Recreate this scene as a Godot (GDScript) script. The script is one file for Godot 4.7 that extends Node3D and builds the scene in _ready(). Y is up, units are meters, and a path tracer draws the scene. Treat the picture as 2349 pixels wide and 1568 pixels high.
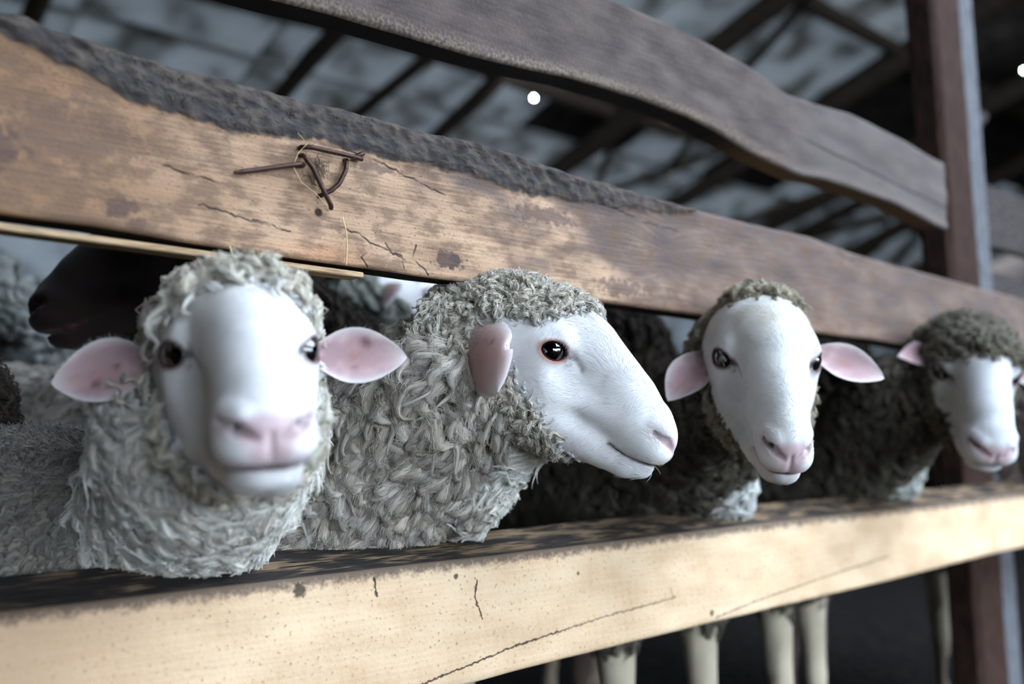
extends Node3D
# A row of sheep looking out between the rough rails of a pen in an old barn. Units are metres, y is up.

const D := Vector3(0.75504, 0, -0.65568)   # along the fence, to the right
const N := Vector3(0.65568, 0, 0.75504)    # out of the pen
const P0 := Vector3(0, 0, -1.3)            # a point of the fence's front face, at floor height

func _ready() -> void:
	# camera
	var cam := Camera3D.new()
	cam.name = "camera"
	cam.fov = 37.85
	cam.near = 0.02
	cam.far = 200.0
	var lens := CameraAttributesPhysical.new()
	lens.frustum_focal_length = 35.0
	lens.frustum_focus_distance = 1.19
	lens.frustum_near = 0.02
	lens.frustum_far = 200.0
	lens.exposure_aperture = 1.9
	cam.attributes = lens
	add_child(cam)
	cam.position = Vector3(0, 0.78, 0)
	cam.rotation_degrees = Vector3(5, 0, 0)
	# sky: overcast daylight that comes in through the open front and the gap in the roof
	var we := WorldEnvironment.new()
	we.name = "world_environment"
	var env := Environment.new()
	env.background_mode = Environment.BG_SKY
	var sky := Sky.new()
	var sm := ProceduralSkyMaterial.new()
	sm.sky_top_color = Color(0.80, 0.86, 0.94)
	sm.sky_horizon_color = Color(0.85, 0.90, 0.95)
	sm.ground_horizon_color = Color(0.34, 0.35, 0.34)
	sm.ground_bottom_color = Color(0.25, 0.25, 0.24)
	sm.sky_curve = 0.2
	sky.sky_material = sm
	env.sky = sky
	env.background_energy_multiplier = 6.0
	env.tonemap_mode = Environment.TONE_MAPPER_LINEAR
	env.tonemap_exposure = 2.4
	env.sdfgi_enabled = true
	env.ssao_enabled = true
	env.ssil_enabled = true
	we.environment = env
	add_child(we)
	build_barn()
	build_fence()
	prepare_head()
	prepare_wool()
	build_flock()

# ------------------------------------------------------------------ materials
func ramp_mat(sd: int, freq: float, colors: Array, scale: Vector3, rough := 0.9, bump := 0.3, octaves := 5, size := 512) -> StandardMaterial3D:
	var t := NoiseTexture2D.new()
	t.width = size
	t.height = size
	t.seamless = true
	t.noise = noise(freq, sd, octaves)
	var g := Gradient.new()
	var offs := PackedFloat32Array()
	var cols := PackedColorArray()
	for i in colors.size():
		offs.append(float(i) / (colors.size() - 1))
		cols.append(colors[i])
	g.offsets = offs
	g.colors = cols
	t.color_ramp = g
	var m := StandardMaterial3D.new()
	m.albedo_texture = t
	m.roughness = rough
	m.metallic_specular = 0.3
	m.uv1_triplanar = true
	m.uv1_scale = scale
	if bump > 0.0:
		var b := NoiseTexture2D.new()
		b.width = size
		b.height = size
		b.seamless = true
		b.noise = noise(freq * 2.0, sd + 50, octaves)
		m.heightmap_enabled = true
		m.heightmap_texture = b
		m.heightmap_scale = bump
	return m

# ------------------------------------------------------------------ the barn
func roof_y(q: float) -> float:
	return 3.9 - 0.33 * absf(q)

func slab(called: String, s0: float, s1: float, y0: float, y1: float, q0: float, q1: float, mat: Material) -> MeshInstance3D:
	var o := MeshInstance3D.new()
	o.name = called
	o.mesh = chamfer_box(s1 - s0, y1 - y0, q1 - q0, 0.01)
	o.material_override = mat
	add_child(o, true)
	o.transform = fence_at((s0 + s1) * 0.5, (y0 + y1) * 0.5, (q0 + q1) * 0.5)
	tag(o, "", "", "", "structure")
	return o

func build_barn() -> void:
	var dirt := ramp_mat(3, 0.02, [Color8(12, 10, 9), Color8(22, 18, 15), Color8(34, 28, 22)], Vector3(0.8, 0.8, 0.8), 1.0, 1.5)
	var lime := ramp_mat(5, 0.012, [Color8(84, 84, 82), Color8(132, 138, 142), Color8(176, 182, 186), Color8(190, 196, 200)], Vector3(0.35, 0.35, 0.35))
	var planks := ramp_mat(8, 0.02, [Color8(44, 38, 34), Color8(74, 66, 60), Color8(98, 90, 84)], Vector3(0.6, 3.0, 3.0))
	var outside := ramp_mat(9, 0.02, [Color8(66, 63, 56), Color8(88, 86, 78)], Vector3(0.3, 0.3, 0.3))
	slab("floor", -6.0, 11.0, -0.2, 0.0, -5.2, 5.2, dirt)
	var yard := slab("ground", -40.0, 50.0, -0.35, -0.05, -60.0, -5.2, outside)
	tag(yard, "", "", "", "structure")
	slab("wall_back", -6.0, 11.0, 0.0, 2.42, 4.6, 4.8, lime)
	slab("wall_left", -6.2, -6.0, 0.0, 3.9, -5.2, 4.8, planks)
	slab("wall_right", 11.0, 11.2, 0.0, 3.9, -5.2, 4.8, planks)
	# the front towards the yard is open between low walls and posts
	slab("wall_front", -6.0, -2.8, 0.0, 2.3, -5.2, -5.0, planks)
	slab("wall_front", 5.0, 11.0, 0.0, 2.3, -5.2, -5.0, planks)
	build_roof()

func build_roof() -> void:
	var cover := thing("ceiling", fence_at())
	tag(cover, "", "", "", "structure")
	var pale := []
	for k in 3:
		pale.append(ramp_mat(20 + k, 0.010, [Color8(110, 106, 98), Color8(160, 160, 157), Color8(198, 200, 200), Color8(204, 206, 206), Color8(210, 212, 212)], Vector3(0.45, 0.45, 0.45), 0.9, 0.0))
		pale[k].backlight_enabled = true
		pale[k].backlight = Color(0.60, 0.60, 0.60)
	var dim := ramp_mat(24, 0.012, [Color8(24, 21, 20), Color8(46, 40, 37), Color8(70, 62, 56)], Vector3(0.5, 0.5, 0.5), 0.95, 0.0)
	var pole := ramp_mat(27, 0.02, [Color8(34, 29, 24), Color8(58, 50, 42), Color8(78, 68, 58)], Vector3(3.0, 3.0, 1.0), 0.95, 0.3)
	var r := RandomNumberGenerator.new()
	r.seed = 77
	var tilt := atan(0.33)
	# the sheets of the far slope
	for i in 18:
		for j in 5:
			var s := -5.4 + i * 0.92
			var q := 0.46 + j * 0.95
			var mesh := chamfer_box(0.94, 0.012, 1.06, 0.003)
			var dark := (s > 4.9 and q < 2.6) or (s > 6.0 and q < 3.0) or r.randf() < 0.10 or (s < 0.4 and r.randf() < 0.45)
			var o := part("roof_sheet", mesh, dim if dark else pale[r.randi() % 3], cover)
			o.transform = Transform3D(Basis(Vector3.RIGHT, -tilt) * Basis(Vector3.UP, r.randf_range(-0.02, 0.02)), Vector3(s, roof_y(q) + 0.075 + 0.014 * (j % 2) + 0.007 * (i % 2), -q))
	# the near slope: plain boarding with an open strip that lets daylight in
	for b in [[-6.0, 0.5, 0.0, 5.3], [4.5, 11.0, 0.0, 5.3], [0.5, 4.5, 0.0, 0.6], [0.5, 4.5, 3.6, 5.3]]:
		var mesh := chamfer_box(b[1] - b[0], 0.04, (b[3] - b[2]) / cos(tilt), 0.005)
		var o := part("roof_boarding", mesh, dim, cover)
		var q: float = (b[2] + b[3]) * 0.5
		o.transform = Transform3D(Basis(Vector3.RIGHT, tilt), Vector3((b[0] + b[1]) * 0.5, roof_y(q) + 0.09, q))
	# rafters of the far slope, rough poles
	for s in [-2.9, -1.2, 0.35, 1.68, 2.72, 3.80, 5.15, 6.45, 7.9, 9.4]:
		var pts := []
		var rad := []
		for k in 9:
			var q := -0.2 + 4.9 * k / 8.0
			pts.append(Vector3(s + r.randf_range(-0.03, 0.03), roof_y(q) - 0.06 + r.randf_range(-0.015, 0.015), -q))
			rad.append((0.085 if s > 3.0 else 0.06) - 0.002 * k + r.randf_range(-0.006, 0.006))
		part("rafter", tube(pts, rad, 10), pole, cover)
	# purlins along the barn
	for q in [0.9, 2.1, 3.32, 4.45]:
		var pts := []
		var rad := []
		for k in 18:
			pts.append(Vector3(-6.0 + k, roof_y(q) + 0.02 + r.randf_range(-0.02, 0.02), -q))
			rad.append(0.05 + r.randf_range(-0.006, 0.006))
		part("purlin", tube(pts, rad, 9), pole, cover)
	part("ridge_beam", tube([Vector3(-6, 3.86, 0), Vector3(2.5, 3.84, 0), Vector3(11, 3.86, 0)], [0.09, 0.09, 0.09], 10), pole, cover)
	# thin braces and laths under the sheets, each at its own slant
	for b in [[4.30, 2.48, 4.15, 5.10, 2.90, 3.00, 0.035], [4.36, 2.45, 4.15, 3.75, 2.82, 3.25, 0.03], [4.75, 2.66, 3.75, 4.30, 2.95, 2.9, 0.028], [7.0, 2.50, 4.1, 7.9, 2.83, 3.25, 0.045], [8.25, 2.76, 3.5, 9.0, 2.50, 4.2, 0.045], [8.30, 2.45, 4.25, 7.75, 2.84, 3.2, 0.045], [4.30, 2.96, 2.85, 3.80, 3.36, 1.6, 0.03], [6.9, 2.45, 4.2, 6.9, 3.0, 2.6, 0.07], [2.15, 2.55, 4.0, 2.35, 3.2, 2.0, 0.04], [5.9, 2.44, 4.3, 6.5, 2.76, 3.4, 0.05]]:
		part("brace", tube([Vector3(b[0], b[1], -b[2]), Vector3((b[0] + b[3]) * 0.5 + 0.02, (b[1] + b[4]) * 0.5 - 0.01, -(b[2] + b[5]) * 0.5), Vector3(b[3], b[4], -b[5])], [b[6], b[6] * 0.9, b[6] * 0.85], 8), pole, cover)
	# a small lit bulb hanging under the roof
	var glow := StandardMaterial3D.new()
	glow.albedo_color = Color(0.9, 0.92, 0.95)
	glow.emission_enabled = true
	glow.emission = Color(0.86, 0.92, 1.0)
	glow.emission_energy_multiplier = 120.0
	var black := StandardMaterial3D.new()
	black.albedo_color = Color(0.05, 0.05, 0.05)
	black.roughness = 0.5
	for b in [[2.82, 2.632, 3.06, "tiny bright bulb shining under the roof, above the rough bark-edged rail", 0.0042], [5.83, 3.115, 1.61, "tiny greenish bulb under the roof by the photograph's right edge", 0.003]]:
		var l := thing("light_bulb", fence_at(b[0], b[1], b[2]), b[3], "bulb")
		var rr: float = b[4]
		var prof := [[-1.0, 0.05], [-0.9, 0.45], [-0.6, 0.82], [-0.1, 1.0], [0.4, 0.86], [0.9, 0.55], [1.3, 0.42], [1.5, 0.40]]
		var pts := []
		var rad := []
		for p in prof:
			pts.append(Vector3(0, p[0] * rr, 0))
			rad.append(p[1] * rr)
		var tinted: StandardMaterial3D = glow.duplicate()
		if "greenish" in b[3]: tinted.emission = Color(0.80, 1.0, 0.84)
		part("glass", tube(pts, rad, 14), tinted, l)
		part("socket", tube([Vector3(0, rr * 1.45, 0), Vector3(0, rr * 2.8, 0), Vector3(0, rr * 3.0, 0)], [rr * 0.55, rr * 0.55, rr * 0.3], 12), black, l)
		part("cord", tube([Vector3(0, rr * 3.0, 0), Vector3(0, roof_y(b[2]) - b[1] + 0.05, 0)], [0.003, 0.003], 6), black, l)
		var om := OmniLight3D.new()
		om.name = "glow"
		om.light_color = Color(0.88, 0.93, 1.0)
		om.light_energy = 0.02
		om.light_size = rr
		om.omni_range = 20.0
		om.omni_attenuation = 2.0
		om.shadow_enabled = true
		l.add_child(om, true)

# ------------------------------------------------------------------ the fence
# board outlines in metres along the fence and above the floor
const TOP_UP := [Vector2(-0.80, 1.166), Vector2(-0.626, 1.162), Vector2(-0.605, 1.165), Vector2(-0.58, 1.158), Vector2(-0.56, 1.157), Vector2(-0.511, 1.154), Vector2(-0.466, 1.150), Vector2(-0.418, 1.150), Vector2(-0.375, 1.151), Vector2(-0.317, 1.148), Vector2(-0.263, 1.150), Vector2(-0.198, 1.147), Vector2(-0.135, 1.146), Vector2(-0.064, 1.148), Vector2(0.02, 1.142), Vector2(0.099, 1.136), Vector2(0.182, 1.135), Vector2(0.289, 1.129), Vector2(0.425, 1.126), Vector2(0.584, 1.124), Vector2(0.71, 1.125), Vector2(0.843, 1.112), Vector2(1.072, 1.104), Vector2(1.317, 1.097), Vector2(1.619, 1.089), Vector2(1.9, 1.082)]
const TOP_LOW := [Vector2(-0.80, 0.978), Vector2(-0.618, 0.976), Vector2(-0.539, 0.976), Vector2(-0.451, 0.972), Vector2(-0.352, 0.969), Vector2(-0.224, 0.968), Vector2(-0.144, 0.966), Vector2(-0.038, 0.966), Vector2(0.137, 0.962), Vector2(0.385, 0.957), Vector2(0.743, 0.951), Vector2(0.9, 0.950), Vector2(0.988, 0.946), Vector2(1.601, 0.923), Vector2(1.9, 0.915)]
const BARK := [Vector2(-0.80, 1.170), Vector2(-0.63, 1.148), Vector2(-0.588, 1.133), Vector2(-0.559, 1.125), Vector2(-0.528, 1.117), Vector2(-0.492, 1.105), Vector2(-0.431, 1.097), Vector2(-0.381, 1.096), Vector2(-0.341, 1.101), Vector2(-0.30, 1.107), Vector2(-0.241, 1.103), Vector2(-0.178, 1.101), Vector2(-0.093, 1.106), Vector2(0.02, 1.093), Vector2(0.1, 1.098), Vector2(0.189, 1.100), Vector2(0.30, 1.108), Vector2(0.37, 1.118), Vector2(0.42, 1.14), Vector2(1.9, 1.16)]
const BOT_UP := [Vector2(-0.80, 0.616), Vector2(-0.515, 0.618), Vector2(-0.162, 0.620), Vector2(0.087, 0.621), Vector2(0.292, 0.624), Vector2(0.613, 0.627), Vector2(1.146, 0.629), Vector2(1.9, 0.635)]
const BOT_LOW := [Vector2(-0.80, 0.445), Vector2(-0.063, 0.468), Vector2(0.086, 0.474), Vector2(0.261, 0.478), Vector2(0.425, 0.482), Vector2(0.683, 0.488), Vector2(0.937, 0.493), Vector2(1.136, 0.499), Vector2(1.365, 0.506), Vector2(1.9, 0.515)]
const THIRD_UP := [Vector2(-0.80, 1.43), Vector2(0.191, 1.414), Vector2(0.333, 1.414), Vector2(0.433, 1.407), Vector2(0.546, 1.396), Vector2(0.649, 1.374), Vector2(0.722, 1.375), Vector2(0.858, 1.384), Vector2(1.08, 1.369), Vector2(1.179, 1.356), Vector2(1.9, 1.34)]
const THIRD_LOW := [Vector2(-0.80, 1.245), Vector2(-0.348, 1.256), Vector2(-0.274, 1.261), Vector2(-0.18, 1.262), Vector2(-0.076, 1.263), Vector2(0.02, 1.268), Vector2(0.113, 1.276), Vector2(0.25, 1.277), Vector2(0.369, 1.274), Vector2(0.429, 1.266), Vector2(0.56, 1.245), Vector2(0.692, 1.232), Vector2(0.762, 1.238), Vector2(1.005, 1.232), Vector2(1.209, 1.208), Vector2(1.9, 1.19)]
const S0 := -1.4
const S1 := 2.7
const RAIL_U := [Vector2(-1.4, 0.0), Vector2(-0.70, 0.04), Vector2(0.45, 0.76), Vector2(1.0, 0.88), Vector2(1.8, 0.98), Vector2(2.7, 1.0)]
const RAIL_S := [Vector2(0.0, -1.4), Vector2(0.04, -0.70), Vector2(0.76, 0.45), Vector2(0.88, 1.0), Vector2(0.98, 1.8), Vector2(1.0, 2.7)]

func rail_u(s: float) -> float:
	# more texture where the rail is near and long, less beyond
	return poly(RAIL_U, s)

func rail_s(u: float) -> float:
	return poly(RAIL_S, u)

# a board between two outlines: surface 0 is its front, surface 1 its other faces
func board_mesh(up: Array, low: Array, thick: float, v0: float, v1: float, nx: int, ny: int, swell: Callable, back_rise := 0.0, stop := 9.0) -> ArrayMesh:
	var v := PackedVector3Array()
	var uv := PackedVector2Array()
	var uv2 := PackedVector2Array()
	var idx := PackedInt32Array()
	var edge := 0.006
	for i in nx:
		var t := float(i) / (nx - 1)
		var s := minf(rail_s(t), stop + 0.0001 * i)
		var yl := poly(low, s)
		var yu := poly(up, s)
		for j in ny:
			var f := float(j) / (ny - 1)
			f = 0.5 - 0.5 * cos(PI * f) * (0.35 + 0.65 * absf(cos(PI * f)))
			var y := lerpf(yl, yu, f)
			var m := minf(y - yl, yu - y)
			var z := 0.0
			if m < edge: z = -edge * (1.0 - sqrt(maxf(0.0, 1.0 - pow(1.0 - m / edge, 2.0))))
			z += float(swell.call(s, y, f))
			v.append(Vector3(s, y, z))
			uv.append(Vector2(rail_u(s), 1.0 - (y - v0) / (v1 - v0)))
			uv2.append(Vector2(s * 5.0, y * 5.0))
	grid_idx(nx, ny, idx, 0, false)
	var mesh := commit(v, normals_of(v, idx), idx, PackedColorArray(), uv, uv2)
	var w := PackedVector3Array()
	var wuv := PackedVector2Array()
	var widx := PackedInt32Array()
	# the other faces share the front's edge rows
	for i in nx:
		var a: Vector3 = v[i * ny + ny - 1]
		var b: Vector3 = v[i * ny]
		for p in [[a, 0.0], [a.lerp(Vector3(a.x, a.y + back_rise, -thick), 0.5), 0.5], [Vector3(a.x, a.y + back_rise, -thick), 1.0], [Vector3(b.x, b.y, -thick), 1.6], [b, 2.0]]:
			w.append(p[0])
			wuv.append(Vector2(rail_u(a.x), p[1]))
	var wi := PackedInt32Array()
	for i in nx - 1:
		for j in 4:
			var a := i * 5 + j
			wi.append_array([a, a + 1, a + 5, a + 1, a + 6, a + 5])
	# separate the faces so that their edges stay sharp
	var xv := PackedVector3Array()
	var xuv := PackedVector2Array()
	var xi := PackedInt32Array()
	for j in [0, 2, 3]:
		var n := 3 if j == 0 else 2
		var first := xv.size()
		for i in nx:
			for k in n:
				xv.append(w[i * 5 + j + k])
				xuv.append(wuv[i * 5 + j + k])
		grid_idx(nx, n, xi, first, false)
	for e in [0, nx - 1]:
		var first := xv.size()
		for k in [0, 2, 3, 4]:
			xv.append(w[e * 5 + k])
			xuv.append(Vector2(0, 0.5))
		xi.append_array([first, first + 2, first + 1, first, first + 3, first + 2] if e == 0 else [first, first + 1, first + 2, first, first + 2, first + 3])
	commit(xv, normals_of(xv, xi), xi, PackedColorArray(), xuv, PackedVector2Array(), mesh)
	return mesh

func seg_dist(p: Vector2, a: Vector2, b: Vector2) -> float:
	var ba := b - a
	var t := clampf((p - a).dot(ba) / ba.length_squared(), 0.0, 1.0)
	return (p - a - ba * t).length()

func line_dist(p: Vector2, pts: Array) -> float:
	var d := 9.0
	for i in pts.size() - 1:
		d = minf(d, seg_dist(p, pts[i], pts[i + 1]))
	return d

func image_mat(color: PackedByteArray, height: PackedByteArray, w: int, h: int, bump: float, rough: float) -> StandardMaterial3D:
	var m := StandardMaterial3D.new()
	m.albedo_texture = ImageTexture.create_from_image(Image.create_from_data(w, h, false, Image.FORMAT_RGB8, color))
	m.heightmap_enabled = true
	m.heightmap_texture = ImageTexture.create_from_image(Image.create_from_data(w, h, false, Image.FORMAT_L8, height))
	m.heightmap_scale = bump
	m.roughness = rough
	m.metallic_specular = 0.3
	m.texture_repeat = false
	return m

func put(c: PackedByteArray, h: PackedByteArray, at: int, col: Color, height: float) -> void:
	c[at * 3] = clampi(int(col.r * 255.0), 0, 255)
	c[at * 3 + 1] = clampi(int(col.g * 255.0), 0, 255)
	c[at * 3 + 2] = clampi(int(col.b * 255.0), 0, 255)
	h[at] = clampi(int(height * 255.0), 0, 255)

func top_rail_mat() -> StandardMaterial3D:
	var w := 2048
	var h := 340
	var y0 := 0.90
	var y1 := 1.18
	var c := PackedByteArray()
	c.resize(w * h * 3)
	var hh := PackedByteArray()
	hh.resize(w * h)
	var grain := noise(1.0, 31, 3)
	var blot := noise(9.0, 32, 4)
	var fine := noise(160.0, 33, 2)
	var bark := noise(40.0, 34, 4)
	var crack := noise(22.0, 35, 3)
	var plate := FastNoiseLite.new()
	plate.seed = 36
	plate.noise_type = FastNoiseLite.TYPE_CELLULAR
	plate.cellular_return_type = FastNoiseLite.RETURN_DISTANCE2_SUB
	plate.frequency = 26.0
	var tan0 := Color8(182, 153, 126)
	var tan1 := Color8(142, 113, 91)
	var mauve := Color8(120, 101, 90)
	var dusk := Color8(86, 76, 74)
	var barkc := Color8(58, 54, 54)
	var barkl := Color8(84, 76, 69)
	var cracks := [
		[Vector2(-0.255, 1.103), Vector2(-0.215, 1.098), Vector2(-0.17, 1.086), Vector2(-0.11, 1.072)],
		[Vector2(-0.262, 1.010), Vector2(-0.235, 1.006), Vector2(-0.222, 0.998), Vector2(-0.205, 0.995), Vector2(-0.17, 0.982)],
		[Vector2(-0.225, 0.985), Vector2(-0.232, 0.978), Vector2(-0.222, 0.970)],
		[Vector2(-0.20, 1.0), Vector2(-0.19, 0.99), Vector2(-0.175, 0.986), Vector2(-0.172, 0.974)],
		[Vector2(-0.155, 1.002), Vector2(-0.160, 0.986), Vector2(-0.145, 0.978), Vector2(-0.135, 0.970)],
		[Vector2(-0.43, 1.012), Vector2(-0.385, 1.006), Vector2(-0.35, 0.999)],
		[Vector2(-0.37, 1.004), Vector2(-0.325, 0.998)],
		[Vector2(-0.47, 1.046), Vector2(-0.40, 1.038)],
		[Vector2(0.08, 1.108), Vector2(0.14, 1.101), Vector2(0.19, 1.100), Vector2(0.26, 1.088), Vector2(0.34, 1.085)],
		[Vector2(0.79, 1.104), Vector2(0.84, 1.096), Vector2(0.9, 1.102)]]
	var knots := [Vector3(-0.290, 1.024, 0.006), Vector3(0.31, 1.045, 0.030), Vector3(0.62, 1.020, 0.026), Vector3(0.80, 1.085, 0.02)]
	var smears := [[Vector2(-0.104, 0.990), Vector2(0.022, 0.011), 0.9], [Vector2(-0.51, 0.996), Vector2(0.016, 0.010), 0.7], [Vector2(-0.492, 0.982), Vector2(0.010, 0.006), 0.6], [Vector2(-0.63, 1.035), Vector2(0.03, 0.02), 0.6], [Vector2(-0.56, 1.06), Vector2(0.06, 0.03), 0.35], [Vector2(-0.215, 1.088), Vector2(0.03, 0.006), 0.5], [Vector2(0.06, 1.07), Vector2(0.06, 0.012), 0.55], [Vector2(0.21, 0.985), Vector2(0.05, 0.012), 0.5]]
	for py in h:
		var y := y1 - (py + 0.5) / h * (y1 - y0)
		for px in w:
			var s := rail_s((px + 0.5) / w)
			var p := Vector2(s, y)
			# grain bends round the knots
			var gy := y
			var kn := 0.0
			for k in knots:
				var dv := p - Vector2(k.x, k.y)
				var rr: float = k.z
				var e := exp(-dv.length_squared() / (rr * rr * 2.2))
				gy += e * rr * 0.8 * clampf(dv.y / rr, -1.0, 1.0)
				if rr < 0.01: kn = maxf(kn, 1.0 - sstep(rr * 0.5, rr, dv.length()))
			var g := grain.get_noise_2d(s * 9.0, gy * 210.0)
			var b := blot.get_noise_2d(s * 0.6, y * 1.4)
			var f := fine.get_noise_2d(s, y * 2.0)
			var col := tan0.lerp(tan1, clampf(0.35 + 0.55 * b + 0.28 * g + 0.15 * f, 0.0, 1.0))
			var edge_y := poly(BARK, s) + 0.006 * crack.get_noise_2d(s, y)
			# the far part is grey and mauve, with tan left at the lower edge
			var weather := sstep(-0.10, 0.28, s + 0.35 * b + (y - 1.02) * 1.6)
			var wc := mauve.lerp(dusk, clampf(0.4 + g * 0.5 + b * 0.9 + (y - 1.0) * 4.0 + 0.35 * sstep(0.5, 1.3, s), 0.0, 1.0))
			wc = wc.lerp(tan1, clampf(0.45 * f + 0.5 * b + (0.985 - y) * 12.0 + 0.1, 0.0, 0.75) * (1.0 - sstep(0.6, 1.1, s)))
			col = col.lerp(wc, weather * 0.92)
			# the near end is stained brown
			var brown := sstep(-0.34, -0.60, s + 0.12 * b)
			col = col.lerp(Color8(112, 84, 62).lerp(Color8(140, 106, 78), clampf(0.5 + g, 0, 1)), brown * 0.75)
			# warm rust tint low in the middle
			col = col.lerp(Color8(190, 132, 96), 0.45 * exp(-Vector2((s + 0.28) / 0.05, (y - 0.978) / 0.012).length_squared()))
			var hgt := 0.5 + 0.10 * g + 0.06 * f
			for m in smears:
				var dv := Vector2((s - m[0].x) / m[1].x, (y - m[0].y) / m[1].y)
				if absf(dv.x) < 2.2 and absf(dv.y) < 2.2:
					var k := 1.0 - sstep(0.7, 1.15, dv.length() + 0.7 * crack.get_noise_2d(s * 3.0, y * 3.0) + 0.3 * f)
					col = col.lerp(Color8(72, 60, 60), k * float(m[2]))
			# specks
			if f > 0.60: col = col.darkened(minf(0.45, (f - 0.60) * 4.0))
			# grime rubbed into the board, most of it at the near end
			var gr := blot.get_noise_2d(s * 2.2 + 3.0, y * 3.6) + 0.35 * crack.get_noise_2d(s * 1.5, y * 4.0) + 0.3 * g
			col = col.lerp(Color8(104, 84, 70), clampf(gr * 1.1 + 0.12 + 0.30 * sstep(-0.25, -0.6, s), 0.0, 0.62))
			var dark := 0.0
			for k in cracks:
				if s > k[0].x - 0.02 and s < k[k.size() - 1].x + 0.02:
					var d := line_dist(p + Vector2(0, 0.003 * crack.get_noise_2d(s * 2.5, y * 1.0)), k)
					dark = maxf(dark, (1.0 - sstep(0.0002, 0.0016, d)) * clampf(0.6 + 1.0 * crack.get_noise_2d(s * 1.5 + 2.0, y * 1.5), 0.0, 0.85))
			dark = maxf(dark, kn)
			col = col.lerp(Color8(42, 34, 30), dark * 0.9)
			hgt -= dark * 0.4
			# bark
			var bk := sstep(-0.002, 0.003, y - edge_y)
			if bk > 0.0:
				var n1 := bark.get_noise_2d(s * 0.8, y * 1.6)
				var pl := plate.get_noise_2d(s * 0.7 + 0.03 * n1, y * 1.7 + 0.03 * crack.get_noise_2d(s, y)) + 1.0
				var ridge := (1.0 - sstep(0.0, 0.14, pl)) * sstep(-0.15, 0.25, crack.get_noise_2d(s * 0.4, y * 0.4 + 5.0) + 0.1)
				var bc := barkc.lerp(barkl, clampf(0.3 + n1 * 1.2 + sstep(0.02, 0.05, y - edge_y) * 0.4, 0.0, 1.0))
				bc = bc.lerp(Color8(92, 78, 66), 0.5 * sstep(0.1, 0.4, s))
				bc = bc.darkened(ridge * 0.5)
				col = col.lerp(bc, bk)
				hgt = lerpf(hgt, 0.62 + n1 * 0.45 + minf(pl, 0.5) * 0.2 - ridge * 0.35, bk)
			put(c, hh, py * w + px, col, hgt)
	return image_mat(c, hh, w, h, 0.35, 0.8)

func bottom_rail_mat() -> StandardMaterial3D:
	var w := 2048
	var h := 256
	var y0 := 0.44
	var y1 := 0.645
	var c := PackedByteArray()
	c.resize(w * h * 3)
	var hh := PackedByteArray()
	hh.resize(w * h)
	var grain := noise(1.0, 41, 3)
	var blot := noise(8.0, 42, 3)
	var fine := noise(150.0, 43, 2)
	var rag := noise(60.0, 44, 3)
	var pine0 := Color8(208, 184, 153)
	var pine1 := Color8(184, 153, 120)
	var cracks := [
		[Vector2(-0.19, 0.470), Vector2(-0.10, 0.487), Vector2(0.0, 0.503), Vector2(0.09, 0.513)],
		[Vector2(0.09, 0.513), Vector2(0.2, 0.523), Vector2(0.32, 0.531)],
		[Vector2(0.42, 0.489), Vector2(0.52, 0.503), Vector2(0.7, 0.520), Vector2(0.95, 0.540)],
		[Vector2(-0.058, 0.592), Vector2(-0.060, 0.570), Vector2(-0.050, 0.545)],
		[Vector2(-0.21, 0.610), Vector2(-0.206, 0.588)],
		[Vector2(0.31, 0.545), Vector2(0.315, 0.533)]]
	var knots := [Vector3(-0.305, 0.606, 0.010), Vector3(0.410, 0.497, 0.006), Vector3(0.12, 0.585, 0.003), Vector3(-0.09, 0.600, 0.004)]
	for py in h:
		var y := y1 - (py + 0.5) / h * (y1 - y0)
		for px in w:
			var s := rail_s((px + 0.5) / w)
			var p := Vector2(s, y)
			var g := grain.get_noise_2d(s * 7.0, y * 170.0)
			var b := blot.get_noise_2d(s, y * 1.5)
			var f := fine.get_noise_2d(s, y)
			var saw := sin((s * 420.0 + y * 60.0) + 2.0 * b) * 0.5
			var col := pine0.lerp(pine1, clampf(0.30 + 0.5 * b + 0.22 * g + 0.10 * saw * sstep(-0.1, 0.3, b) + 0.12 * f, 0.0, 1.0))
			if f > 0.56: col = col.lerp(Color8(120, 96, 72), minf(0.6, (f - 0.56) * 4.0))
			col = col.lerp(Color8(168, 136, 108), 0.55 * sstep(-0.36, -0.62, s + 0.1 * b))
			var hgt := 0.5 + 0.08 * g + 0.08 * f + 0.05 * saw
			# dirt rubbed along the upper edge
			var top := poly(BOT_UP, s)
			var dirt := sstep(0.016, 0.002, top - y + 0.005 * rag.get_noise_2d(s * 0.8, y) + 0.004 * f)
			col = col.lerp(Color8(74, 63, 55), dirt * 0.8)
			var dark := 0.0
			for k in cracks:
				if s > k[0].x - 0.02 and s < k[k.size() - 1].x + 0.02:
					var d := line_dist(p + Vector2(0.002, 0.0022) * rag.get_noise_2d(s * 2.0, y * 2.0), k)
					dark = maxf(dark, (1.0 - sstep(0.0003, 0.0016, d)) * (1.0 if s < 0.1 else 0.6))
			for k in knots:
				dark = maxf(dark, (1.0 - sstep(k.z * 0.55, k.z, (p - Vector2(k.x, k.y)).length() + 0.3 * k.z * f)) * 0.8)
			col = col.lerp(Color8(50, 40, 34), dark * 0.9)
			hgt -= dark * 0.45
			put(c, hh, py * w + px, col, hgt)
	return image_mat(c, hh, w, h, 0.16, 0.75)

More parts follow.
